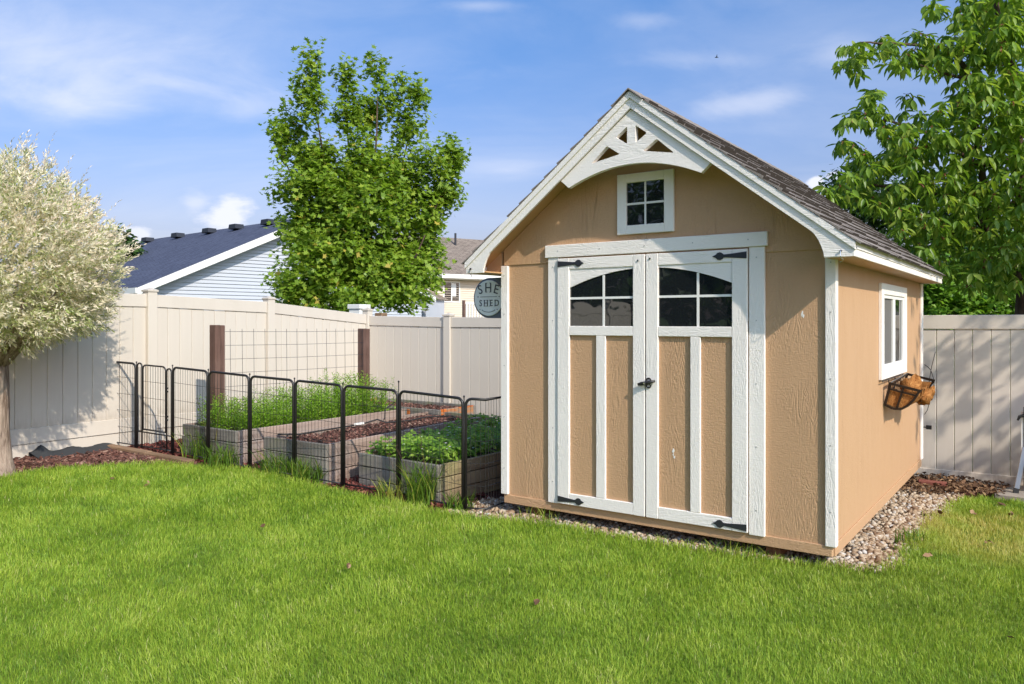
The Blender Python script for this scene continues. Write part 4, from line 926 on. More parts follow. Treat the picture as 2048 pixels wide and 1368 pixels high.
for i, p in enumerate(PJ):
    z = G(*p)-0.05; q = Vector((p[0], p[1], z))-off; ex = {7: 0.075}.get(i, 0.015)
    m = MB(); m.tube([q, q+Vector((0, 0, PH+0.06+ex))], 0.0045, 6); m.tube([q+Vector((0, 0, PH+.055+ex)), q+Vector((0, 0, PH+.064+ex)), q+Vector((0, 0, PH+.073+ex))], [0.005, 0.009, 0.004], 8)
    m.obj('connecting_pin', M['black_metal'], pf, 0, True)

# edging timber, weed cloth, brick
eo = MB(); e0 = Vector((-4.36, 8.16)); e1 = Vector((-3.10, 7.50)); ed = (e1-e0); el = ed.length
er = empty('edging_timber', (e0.x, e0.y, G(*e0)), math.atan2(ed.y, ed.x), label='long brown edging timber at the foot of the pet fence gate', cat='timber'); er.rotation_euler = (0, math.atan2(G(*e0)-G(*e1), el), math.atan2(ed.y, ed.x))
MB().box(0, el*0.56, -0.045, 0.045, -0.03, 0.035).obj('beam', M['edging'], er, 0.008); MB().box(el*0.565, el, -0.052, 0.038, -0.03, 0.030).obj('beam', M['edging'], er, 0.008)
def cloth():
    n = 30; V = []; 
    for i in range(n):
        t = -0.78+i*0.82/(n-1); p = fl(t); nx, ny = FLD.y, -FLD.x
        bmp = -0.02+0.012*math.sin(i*0.55)+0.055*math.exp(-((i-4)/1.6)**2)
        for (o, z) in ((0.03, 0.0), (0.035, 0.055+bmp), (0.07, 0.05+bmp*0.8), (0.16, 0.012), (0.26, -0.02)): V.append((p[0]+nx*o, p[1]+ny*o, G(*p)+z+random.uniform(-.004, .004)))
    f = [(i*5+j, i*5+j+1, (i+1)*5+j+1, (i+1)*5+j) for i in range(n-1) for j in range(4)]
    MB().add(V, f).obj('weed_barrier', M['fabric'], None, 0, True, label='crumpled dark weed barrier cloth along the foot of the left fence', cat='cloth')
cloth()
c = PX(1845, 962, 7.05); eb = MB(); b0 = Vector((3.83, 7.30, -0.03)); b1 = Vector((4.04, 7.19, -0.035)); eb.bar(b0, b1, 0.09, 0.06); eb.obj('edging_brick', M['brickred'], None, 0.006, label='dull red edging brick in the leaves behind the gravel', cat='brick')

# ------------------------------------------------------------------ planting in the beds and weeds
def herb(name, a, b, L, z0, n, hmin, hmax, label, prof=None):
    a = Vector(a); b = Vector(b); u = (b-a).normalized(); v = uy_of(u); w = (b-a).length; PP = []; DD = []; NN = []; SS = []; st = MB()
    for i in range(n):
        x = random.uniform(.06, w-.06); y = random.uniform(.10, L-.08); t = y/L; h = random.uniform(hmin, hmax)*(0.62+0.5*t)*(prof(t, x/w) if prof else 1)
        p0 = Vector((*(a+u*x+v*y), z0)); ln = Vector((random.gauss(0, .10), random.gauss(0, .10), 1)); 
        for k in range(26):
            s = (k+1)/26; q = p0+ln*h*s; an = k*2.4+i; r = (1-s*0.75); 
            d = Vector((math.cos(an), math.sin(an), 0.35+0.5*s)); PP.append(q); DD.append(d); NN.append((0, 0, 1)); SS.append(0.028+0.055*r*random.random())
            if k % 2 == 0: PP.append(q+d.normalized()*0.025); DD.append((math.cos(an+1), math.sin(an+1), .3)); NN.append((0, 0, 1)); SS.append(0.025+0.03*random.random())
    link(tag(bpy.data.objects.new(name, scatter(name, PP, DD, np.array(NN)+rand_dir(len(PP))*.5, SS, LANCE[0], LANCE[1], M['fern'])), label, kind='stuff'))
herb('feathery_plants', A0, A1, 2.4, 0.36, 560, 0.24, 0.50, 'tall feathery green plants crowding the long bed by the trellis', lambda t, x: 1.0+0.12*math.sin(t*19))
def berries():
    a = Vector(C0); b = Vector(C1); u = (b-a).normalized(); v = uy_of(u); w = (b-a).length; PP = []; DD = []; NN = []; SS = []; FP = []
    for i in range(2300):
        x = random.uniform(.05, w-.05); y = random.uniform(.08, 2.3); h = random.uniform(.03, .15)*(1.0+0.5*y/2.4)*(0.7+0.8*float(vnoise(x*3, y*3, 1.5)))
        c = Vector((*(a+u*x+v*y), 0.27+h)); up = Vector((random.gauss(0, .35)+.15, random.gauss(0, .35)-.25, 1)).normalized(); an = random.random()*6.28; s = random.uniform(.032, .06)
        e1 = up.orthogonal().normalized(); e2 = up.cross(e1)
        for k in range(3): t = an+k*2.09; PP.append(c); DD.append(e1*math.cos(t)+e2*math.sin(t)-up*.15); NN.append(up); SS.append(s)
        if random.random() < .055: FP.append(c+Vector((0, 0, .03)))
    o = link(tag(bpy.data.objects.new('strawberry_plants', scatter('strawberry_plants', PP, DD, NN, SS, OVAL[0], OVAL[1], M['berry'])), 'leafy green strawberry plants covering the bed beside the shed', kind='stuff'))
    fp = []; fd = []; fn = []
    for c in FP:
        for k in range(5): fp.append(c); fd.append((math.cos(k*1.257), math.sin(k*1.257), .2)); fn.append((0, -.2, 1))
    link(tag(bpy.data.objects.new('strawberry_flowers', scatter('strawberry_flowers', fp, fd, fn, np.full(len(fp), .014), OVAL[0], OVAL[1], M['petal'])), 'small white strawberry flowers among the leaves', kind='stuff'))
berries()
def tuft(x, y, n, h, spread, label, dry=0.1):
    ang = RG.random(n)*6.283; rr = np.sqrt(RG.random(n))*spread; bx_ = x+np.cos(ang)*rr; by_ = y+np.sin(ang)*rr*0.6; hh = h*(0.45+0.6*RG.random(n))
    la = RG.random(n)*6.283; le = 0.15+0.6*RG.random(n); w = 0.0022+0.0022*RG.random(n); sa = RG.random(n)*6.283
    B = np.stack([bx_, by_, gz(bx_, by_)-.005], 1); S = np.stack([np.cos(sa)*w, np.sin(sa)*w, 0*w], 1); V = []
    for s, k in ((0, 1), (.4, .9), (.75, .65), (1, .02)): c = B+np.stack([np.cos(la)*le*hh*s*s, np.sin(la)*le*hh*s*s, hh*s*(1-.25*le*s)], 1); V += [c-S*k, c+S*k]
    V = np.stack(V, 1).reshape(-1, 3); f = np.array([(0,1,3),(0,3,2),(2,3,5),(2,5,4),(4,5,7),(4,7,6)]); Fc = (np.arange(n)[:, None, None]*8+f[None]).reshape(-1, 3)
    rnd = RG.random(n)*.22; dr = (RG.random(n) < dry)*0.9
    me = np_mesh('grass_tuft', V, Fc, M['grass'], {'rnd': np.repeat(rnd, 8), 'tip': np.repeat(dr, 8)}); link(tag(bpy.data.objects.new('grass_tuft', me), label, 'weed', 'tall weeds along the pet fence'))
tuft(-3.10, 7.75, 170, .36, .20, 'tall grass clump in front of the left end of the long bed')
tuft(-2.78, 7.42, 170, .26, .17, 'grass clump at the near corner of the long bed')
tuft(-2.14, 7.12, 190, .30, .19, 'grass clump growing against the grey end of the middle bed')
tuft(-1.83, 6.90, 170, .27, .15, 'grass clump at the near corner of the middle bed')
tuft(-0.74, 6.30, 210, .44, .12, 'tallest grass clump, rising past the strawberry bed corner', .15)
tuft(-0.98, 6.38, 90, .22, .14, 'short straw coloured grass clump left of the strawberry bed corner', .8)
tuft(-0.42, 6.12, 120, .20, .12, 'short grass clump round the last pet fence post')
tuft(0.20, 5.74, 50, .16, .16, 'thin grass wisps at the left corner of the shed', .5)
tuft(1.45, 4.97, 60, .13, .22, 'thin grass wisps under the front of the shed near the doors', .5)
tuft(2.72, 5.30, 70, .13, .10, 'grass clump where gravel meets lawn right of the shed', .2)
def seed_stalks():
    m = MB()
    for (x, y, h, lx) in ((-3.02,7.66,.62,-.10),(-2.95,7.68,.50,.05),(-0.92,6.32,.50,-.16),(-0.80,6.28,.56,-.22),(-0.7,6.26,.62,-.05)):
        z = G(x, y); p = [Vector((x+lx*s*s, y, z+h*s)) for s in np.linspace(0, 1, 7)]; m.tube(p, [.0022]*4+[.0016]*3, 4)
        for k in range(10): s = .7+.03*k; c = Vector((x+lx*s*s, y, z+h*s)); m.bar(c, c+Vector((random.uniform(-.03,.03), random.uniform(-.02,.02), .012)), .004, .002)
    m.obj('seed_stalks', M['deadleaf'], None, label='thin dry seed stalks rising among the weeds at the pet fence', kind='stuff')
seed_stalks()
# fallen leaves and debris on the lawn
DL = [(520,1055,'curled brown leaf on the lawn nearest the pet fence',.03),(1070,1207,'pale brown leaf lying in the middle of the foreground lawn',.04),(695,1140,'pale papery leaf on the lawn left of centre',.035),(1864,1110,'brown leaf in the lawn right of the gravel tip',.04),(1880,1030,'dark twig debris at the edge of gravel and lawn',.05),(2012,1330-60,'small pale leaf low on the right of the lawn',.03),(1993,1008,'dark curled leaf on the grass near the folded table',.06),(1945,1028,'tan leaf on the dry grass patch',.04),(2025,1030,'tan leaf at the right edge of the dry grass',.04),(300,968,'brown leaf on the far left lawn',.035),(228,955,'dark leaf bit on the far left lawn beside the mulch',.03),(1975,1085,'dark leaf bit at the right edge of the lawn',.035)]
for k, (px, py, lb, s) in enumerate(DL):
    z = 0.0
    for _ in range(12): d = F*(H-z)/(py-HY); x = (px-1024)/F*d; z = .5*z+.5*(G(x, d)+.035)
    D = np.array([[math.cos(k), math.sin(k), .3]]*3); me = scatter('dead_leaf', np.array([[x, d, z]]*3)+RG.normal(size=(3, 3))*.006, D+RG.normal(size=(3, 3))*.5, np.array([[.3, -.3, 1]]*3)+RG.normal(size=(3, 3))*.3, [s*1.4, s, s*.8], OVAL[0], OVAL[1], M['deadleaf'])
    link(tag(bpy.data.objects.new('dead_leaf', me), lb, 'leaf', 'dead leaves scattered on the lawn'))

# ------------------------------------------------------------------ trees
def limb(mb, pts, r0, r1, n=9, wob=0.0):
    m = len(pts); P = []
    for i in range(m-1):
        a = Vector(pts[i]); b = Vector(pts[i+1])
        for k in range(4): P.append(a.lerp(b, k/4)+Vector((random.uniform(-wob, wob), random.uniform(-wob, wob), 0)))
    P.append(Vector(pts[-1])); rr = [r0+(r1-r0)*i/(len(P)-1) for i in range(len(P))]; mb.tube(P, rr, n)
# dappled willow, a clipped ball on a short trunk
def willow():
    bx0, by0 = -4.40, 6.62; g0 = G(bx0, by0); root = empty('willow_tree', (bx0, by0, g0), 0, label='cream and pink dappled willow clipped to a ball on a short trunk', cat='tree')
    t = MB(); pts = [(0, 0, -.1), (0.0, 0, .03), (-.02, 0, .25), (-.04, 0, .5), (-.02, 0, .75), (-.05, 0, 1.0)]
    nn = 18; V = []; Fq = []
    rad = [.17, .135, .105, .10, .115, .10, .10]; zz = [-.1, .0, .15, .4, .62, .85, 1.1]; xo = [0, 0, 0, -.01, -.03, -.03, -.05]
    for i, (r, z, x) in enumerate(zip(rad, zz, xo)):
        for k in range(nn): a = 2*math.pi*k/nn; rr = r*(1+.10*math.sin(5*a+z*4)+.05*math.sin(11*a)); V.append((x+rr*math.cos(a), rr*math.sin(a), z))
    for i in range(len(rad)-1):
        for k in range(nn): Fq.append((i*nn+k, i*nn+(k+1) % nn, (i+1)*nn+(k+1) % nn, (i+1)*nn+k))
    t.add(V, Fq)
    for k in range(16):
        a = k*2.4; e = .3+.5*random.random(); t.tube([(-.04, 0, .85), (-.04+.25*math.cos(a), .25*math.sin(a), 1.05+.2*e), (-.04+.6*math.cos(a), .6*math.sin(a), 1.25+.6*e)], [.04, .025, .010], 6)
    t.obj('trunk', M['willow_bark'], root, 0, True)
    C = np.array([-.20, 0.02, 1.90-g0]); RX, RZ = 1.17, 1.13; PP = []; DD = []; SS = []; TT = []; RR = []
    ns = 9000; d = rand_dir(ns)
    for i in range(ns):
        u = d[i]
        lump = 1+.07*math.sin(u[0]*7+1)*math.sin(u[2]*6)+.05*math.sin(u[1]*9+u[0]*5); rz = RZ if u[2] > 0 else .92
        flat = 1.0 if u[2] > -.55 else .80+.2*(1+u[2])/.45
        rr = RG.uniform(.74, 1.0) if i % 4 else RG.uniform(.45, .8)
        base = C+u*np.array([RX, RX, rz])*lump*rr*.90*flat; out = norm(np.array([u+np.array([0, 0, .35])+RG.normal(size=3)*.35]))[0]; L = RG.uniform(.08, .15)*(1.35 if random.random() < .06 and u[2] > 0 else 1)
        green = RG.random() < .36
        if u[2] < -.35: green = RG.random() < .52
        for k in range(12):
            s = (k+.5)/12; a = RG.random()*6.283; e1 = np.cross(out, [0, 0, 1.0])+1e-3; e1 = e1/np.linalg.norm(e1); e2 = np.cross(out, e1)
            PP.append(base+out*L*s); DD.append(out*(.55+.9*s)+(e1*math.cos(a)+e2*math.sin(a))*(1.0-.4*s)); SS.append(RG.uniform(.04, .068)*(1-.3*s))
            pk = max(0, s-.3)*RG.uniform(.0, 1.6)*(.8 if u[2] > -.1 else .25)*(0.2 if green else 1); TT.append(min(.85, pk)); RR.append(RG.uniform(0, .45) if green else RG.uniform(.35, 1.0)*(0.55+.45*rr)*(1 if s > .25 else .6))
    # long thin shoots standing out of the outline
    for i in range(90):
        u = rand_dir(1)[0]; u[2] = abs(u[2])*.8+.05; u /= np.linalg.norm(u); base = C+u*np.array([RX, RX, RZ])*.95; out = norm(np.array([u+np.array([.15, 0, .6])]))[0]; L = RG.uniform(.15, .34)
        for k in range(12): s = (k+.5)/12; a = k*2.4; PP.append(base+out*L*s); DD.append(out*1.2+np.array([math.cos(a), math.sin(a), .2])*.7); SS.append(.036); TT.append(.5*s); RR.append(RG.uniform(.1, .7))
    me = scatter('crown', PP, DD, rand_dir(len(PP))+np.array([0, 0, .3]), SS, [(x*1.0, y, z) for x, y, z in LANCE[0]], LANCE[1], M['willow'], rnd=np.array(RR), tip=np.array(TT)); o = inst('crown', me, root); o['kind'] = 'stuff'
willow()
def shoots_tree(name, root, lobes, nshoot, per, lsize, tmpl, mat, lmin=.35, lmax=.8, up=.8, droop=.35, origin=(0, 0, 0), inner=.25, base=None):
    """lobes: (centre, radii, weight) in world space. Leafy shoots leave each lobe's inside and end just past its surface."""
    W = np.array([l[2] for l in lobes]); W = W/W.sum(); ids = RG.choice(len(lobes), nshoot, p=W); PP = []; DD = []; SS = []; NN = []
    u = rand_dir(nshoot); rr = np.maximum(RG.random(nshoot)**.5, inner); k = np.arange(per)
    C = np.array([lobes[i][0] for i in ids]); Rd = np.array([lobes[i][1] for i in ids]); st = C+u*Rd*rr[:, None]*.86
    out = norm(u*np.array([1, 1, .6])+np.array([0, 0, up])+RG.normal(size=(nshoot, 3))*.3); L = RG.uniform(lmin, lmax, nshoot)
    s = (k[None]+RG.random((nshoot, per)))/per; P = st[:, None]+out[:, None]*(L[:, None]*s)[..., None]+RG.normal(size=(nshoot, per, 3))*lsize*.55
    D = rand_dir(nshoot*per).reshape(nshoot, per, 3)*np.array([1, 1, .5])+out[:, None]*.3-np.array([0, 0, droop]); N = rand_dir(nshoot*per).reshape(nshoot, per, 3)*.55+u[:, None]*.35+np.array([0.1, -.2, .75])
    S = lsize*RG.uniform(.6, 1.2, (nshoot, per)); rnd = np.clip(RG.random((nshoot, per))*.6+.35*RG.random((nshoot, 1))+.0, 0, 1)
    rnd = np.where(RG.random((nshoot, per)) < .015, 1, rnd*.96)
    me = scatter(name, P.reshape(-1, 3)-np.array(origin), D.reshape(-1, 3), N.reshape(-1, 3), S.ravel(), tmpl[0], tmpl[1], mat, rnd=rnd.ravel())
    o = inst(name, me, root); o['kind'] = 'stuff'; return o
def maple():
    d = 16.0; root = empty('maple_tree', (-3.05, 16.0, 0), 0, label='tall green maple with upright shoots standing behind the back fence corner', cat='tree'); o = Vector((-3.05, 16.0, 0)); s = d/F
    t = MB(); limb(t, [(0, 0, -.1), (.03, 0, 1.2), (0, .05, 2.2)], .16, .11)
    tops = [(620,180,-.2),(560,300,.1),(690,200,.3),(755,195,-.1),(820,260,.2),(905,340,0),(600,480,.5),(850,470,-.4),(720,380,0)]
    for px, py, dd in tops:
        e = PX(px, py, d+dd)-o; limb(t, [(0, .03, 1.5+random.random()*.8), tuple(Vector((e.x*.45, e.y*.4, e.z*.55))), tuple(e)], .06, .012, 6, .03)
    t.obj('trunk', M['bark'], root, 0, True)
    def lb(px, py, rx, ry, rz_d, w): return (tuple(PX(px, py, d+rz_d)), (rx*s, rx*s*.9, ry*s), w)
    lobes = [lb(622,150,11,42,-.3,.35), lb(612,190,16,50,-.2,.5), lb(692,165,12,35,0,.35), lb(757,160,12,36,.2,.35), lb(775,210,14,50,.1,.5), lb(812,195,13,38,.1,.35), lb(836,205,10,36,0,.3), lb(908,315,9,36,.1,.25), lb(625,225,19,60,-.3,.8), lb(630,335,36,70,0,2.2), lb(580,285,26,62,.3,1.3), lb(558,285,12,50,-.2,.4), lb(700,230,20,60,0,1.0), lb(738,245,22,52,.3,1.1), lb(724,345,42,72,-.2,3.0), lb(812,265,22,50,.1,1.0), lb(843,262,9,36,0,.25), lb(803,360,42,62,.2,2.3),
             lb(862,345,30,56,-.2,1.2), lb(905,335,17,52,.1,.6), lb(886,400,36,48,.2,1.5), lb(640,390,92,85,0,5.5), lb(735,420,105,95,-.3,7.5), lb(840,430,66,80,.2,4), lb(700,510,150,90,0,10), lb(640,560,88,60,-.5,4), lb(780,560,95,66,-.3,5),
             lb(842,520,54,66,.2,3), lb(620,480,62,75,.3,3.2), lb(565,390,18,42,0,.28), lb(556,575,22,22,0,.22), lb(856,575,22,34,0,.4), lb(595,600,55,30,-.5,1.6), lb(810,610,50,22,-.5,1.1), lb(700,610,110,25,-.6,2)]
    shoots_tree('crown', root, lobes, 2900, 14, .12, MAPLE, M['maple'], .18, .48, 1.9, .30, tuple(o), .3)
maple()
def cherry():
    g = Vector((6.15, 9.3, -.15)); root = empty('cherry_tree', g, 0, label='cherry tree with long drooping leaves leaning over the shed roof from the right', cat='tree')
    t = MB(); limb(t, [(0, 0, 0), (-.02, 0, 1.2), (0.0, -.05, 2.0), (.05, 0, 2.6)], .13, .10)
    def br_(pts, r0, r1): limb(t, [tuple(p-g) for p in pts], r0, r1, 7, .02)
    top = g+Vector((0, 0, 2.1))
    br_([top, PX(2010,500,9.2), PX(1975,462,9.0), PX(1935,420,8.9), PX(1900,395,8.8), PX(1840,380,8.7)], .07, .012); br_([PX(1975,462,9), PX(1960,300,8.8), PX(1940,150,8.7), PX(1900,95,8.6), PX(1800,88,8.5), PX(1720,85,8.4)], .045, .008)
    br_([top+Vector((0, 0, .3)), PX(2040,380,9.1), PX(2030,180,8.8), PX(2000,40,8.6), PX(1985,-80,8.5)], .07, .02); br_([PX(2030,320,9.0), PX(1960,330,8.8), PX(1870,270,8.7), PX(1780,240,8.6), PX(1700,250,8.5)], .035, .007)
    br_([PX(2000,490,9.1), PX(1930,455,9.2), PX(1900,470,9.3), PX(1860,480,9.2)], .03, .008); br_([PX(2040,300,9), PX(1990,170,8.6), PX(1900,150,8.4), PX(1840,130,8.3)], .03, .008)
    br_([top, Vector((6.6, 7.6, 3.4)), Vector((6.5, 6.0, 3.9)), Vector((6.3, 5.0, 3.9))], .06, .015); br_([PX(1840,380,8.7), PX(1750,370,8.8), PX(1690,380,9.0), PX(1665,385,9.1)], .02, .006)
    t.obj('trunk', M['bark'], root, 0, True)
    B = [(1710,105,24),(1700,140,20),(1760,95,24),(1795,120,24),(1835,100,30),(1870,125,34),(1920,110,44),(1980,80,55),(2040,60,55),(1935,28,38),(1868,20,16),(2000,20,46),(1990,165,55),(1940,185,36),(1745,200,20),(1742,235,28),(1700,250,18),(1695,292,20),(1715,315,24),(1790,258,34),(1850,268,40),(1910,250,45),(1980,250,55),(2040,200,55),(1735,340,38),(1800,335,46),(1870,345,56),(1940,345,56),(2020,330,56),
         (1688,378,28),(1668,388,20),(1745,400,40),(1820,420,48),(1890,430,48),(1960,430,56),(2035,420,56),(1800,470,30),(1860,490,40),(1910,505,42),(1970,510,45),(2040,510,45),(1895,548,20),(1945,560,26),(2005,566,32),(2050,560,30),(1820,200,10),
         (2110,100,60),(2110,300,80),(2110,450,80),(2120,-60,80),(2000,-60,60),(2200,250,100)]
    cl = []
    for px, py, r in B:
        m = int(3+r*r/62.0) if px < 2080 else int(r*r/110)
        for _ in range(m):
            a = random.random()*6.28; q = math.sqrt(random.random())*r; d = random.uniform(8.0, 10.0) if py > 300 else random.uniform(7.9, 9.3); cl.append(PX(px+q*math.cos(a), py+q*math.sin(a)-6, d))
    for _ in range(620): cl.append(Vector((random.gauss(6.75, .55), random.gauss(5.7, .8), random.gauss(3.5, .6))))
    PP = []; DD = []; NN = []; SS = []; ST = MB()
    for c in cl:
        nl = random.randint(6, 9); axis = Vector((random.gauss(0, .6), random.gauss(0, .6), .3)).normalized(); ph = random.random()*6.28
        for k in range(nl):
            a = ph+k*6.283/nl+random.uniform(-.3, .3); d = Vector((math.cos(a), math.sin(a), random.gauss(-1.0, .65))); base = c+Vector((math.cos(a), math.sin(a), 0))*.022+axis*random.uniform(-.05, .05)
            PP.append(base); DD.append(d); NN.append((math.cos(a)*.8+random.gauss(0, .3), math.sin(a)*.8+random.gauss(0, .3), .75)); SS.append(random.uniform(.10, .155))
        if random.random() < .35:
            for k in range(5): ST.tube([c, c+Vector((random.uniform(-.03,.03), random.uniform(-.03,.03), random.uniform(-.05,.02)))], [.0022, .0045], 4)
    PP = np.array(PP); DD = norm(np.array(DD)); NN = np.array(NN); SS = np.array(SS); d = PP[:, 1]; px = 1024+F*PP[:, 0]/d; py = HY-F*(PP[:, 2]-H)/d
    vis = (px > 1640) & (px < 2040) & (py > 5) & (py < 570); order = np.argsort(np.where(vis, d, 1e9))[:300]; rest = np.setdiff1d(np.arange(len(PP)), order)
    gg = np.array(g); me = scatter('crown', PP[rest]-gg, DD[rest], NN[rest], SS[rest], CHERRY[0], CHERRY[1], M['cherry']); o = inst('crown', me, root); o['kind'] = 'stuff'
    ST.v = [(a-g.x, b-g.y, c-g.z) for a, b, c in ST.v]; so = ST.obj('fruit_stalks', M['fruit'], root); so['kind'] = 'stuff'
    var = [scatter('leaf', [(0, 0, 0)], [(0, 1, 0)], [(0, 0, 1)], [1.0], CHERRY[0], CHERRY[1], M['cherry'], rnd=np.array([i/7])) for i in range(8)]
    for i in order:
        D = Vector(DD[i]); N = Vector(NN[i]); N = (N-D*N.dot(D)).normalized(); Wd = D.cross(N); mt = Matrix((Wd, D, N)).transposed()
        q = bpy.data.objects.new('leaf', var[i % 8]); q.rotation_mode = 'QUATERNION'; q.rotation_quaternion = mt.to_quaternion(); q.location = Vector(PP[i])-g; q.scale = (SS[i],)*3; link(q, root)
cherry()
def shrub(name, loc, lobes, n, per, ls, mat, label, cat, group=None, tmpl=LANCE, th=None):
    root = empty(name, loc, 0, label=label, cat=cat, group=group); t = MB(); o = Vector(loc)
    for l in lobes: limb(t, [(0, 0, 0), tuple((Vector(l[0])-o)*.5), tuple(Vector(l[0])-o)], .05 if th is None else th, .015, 6, .02)
    t.obj('trunk', M['bark'], root, 0, True)
    shoots_tree('crown', root, lobes, n, per, ls, tmpl, mat, .15, .40, .4, .25, tuple(o), .4)
WID = ([(x*2.6, y, z) for x, y, z in LANCE[0]], LANCE[1])
def S_(px, py, rx, ry, d, w=1): s = d/F; return (tuple(PX(px, py, d)), (rx*s, rx*s*.8, ry*s), w)
shrub('leafy_shrub', (6.9, 12.6, -.1), [S_(1880,585,60,50,12.6), S_(1940,560,70,60,12.8), S_(2000,600,60,45,12.4), S_(1840,590,50,50,12.8), S_(1900,635,70,40,12.4), S_(1990,640,70,40,12.6)], 560, 16, .10, M['bush'], 'bright green shrub showing over the right fence next to the shed', 'shrub', 'shrubs behind the right fence', WID)
shrub('leafy_shrub', (8.6, 12.8, -.1), [S_(2060,570,70,70,12.8), S_(2030,520,60,60,13.2), S_(2120,560,80,80,13)], 420, 16, .10, M['bush'], 'green shrub behind the right fence at the edge of the picture', 'shrub', 'shrubs behind the right fence', WID)
shrub('leafy_tree', (8.6, 17, 0), [S_(1690,372,30,26,17,1), S_(1740,420,90,70,17,3), S_(1860,440,120,110,17.5,5), S_(1980,470,120,110,17,5), S_(1900,560,160,70,16.5,5)], 900, 16, .14, M['darkleaf'], 'darker tree far behind the cherry, its top showing over the shed roof', 'tree', 'trees beyond the fences', WID, .12)
shrub('leafy_tree', (-16.5, 33, 0), [S_(240,500,26,30,33,1), S_(215,520,40,40,33,1)], 160, 16, .3, M['darkleaf'], 'dark tree top showing between the willow and the navy roof', 'tree', 'trees beyond the fences', WID, .2)
shrub('leafy_tree', (-12.5, 3.0, 0), [((-12.5, 3.0, 3.6), (2.4, 2.4, 2.6), 1), ((-13.5, 6.0, 3.2), (2.4, 2.4, 2.4), 1), ((-12.6, -0.4, 3.6), (2.4, 2.4, 2.8), 1), ((-12.8, -4.0, 3.4), (2.6, 2.6, 2.8), 1), ((-12.5, -7.6, 3.4), (2.6, 2.6, 2.8), 1)], 2400, 14, .24, M['darkleaf'], 'dark tree over the left fence, seen only as a reflection in the shed glass', 'tree', 'trees beyond the fences', WID, .15)

# ------------------------------------------------------------------ houses
def siding(parent, width_at, z0, z1, row, mat, name='siding', y=0.0):
    mb = MB(); z = z0
    while z < z1:
        a = width_at(z); b = width_at(min(z+row, z1))
        if a[1]-a[0] > .05:
            x0, x1 = a; u0, u1 = b if b[1]-b[0] > .0 else ((a[0]+a[1])/2,)*2
            mb.add([(x0, y-.034, z), (x1, y-.034, z), (u1, y-.002, min(z+row, z1)), (u0, y-.002, min(z+row, z1)), (x0, y, z), (x1, y, z)], [(0,1,2,3),(0,4,5,1)])
        z += row
    o = mb.obj(name, mat, parent); o['kind'] = 'stuff'; return o
def wintrim(parent, x0, x1, z0, z1, y=-.03, t=.06, curtain=False):
    w = MB(); w.box(x0-t, x0, y-.02, y+.03, z0-t, z1+t); w.box(x1, x1+t, y-.02, y+.03, z0-t, z1+t); w.box(x0+.001, x1-.001, y-.02, y+.03, z0-t, z0); w.box(x0+.001, x1-.001, y-.02, y+.03, z1, z1+t); w.box((x0+x1)/2-.025, (x0+x1)/2+.025, y-.01, y+.03, z0+.001, z1-.001)
    o = w.obj('window', M['trimwhite'], parent); MB().box(x0, x1, y+.0, y+.02, z0, z1).obj('pane', M['glass'], o)
    if curtain: MB().box((x0+x1)/2+.03, (x0+x1)/2+.25, y-.006, y-.001, z0+.25, z1-.02).obj('curtain', M['trimwhite'], o)
    return o
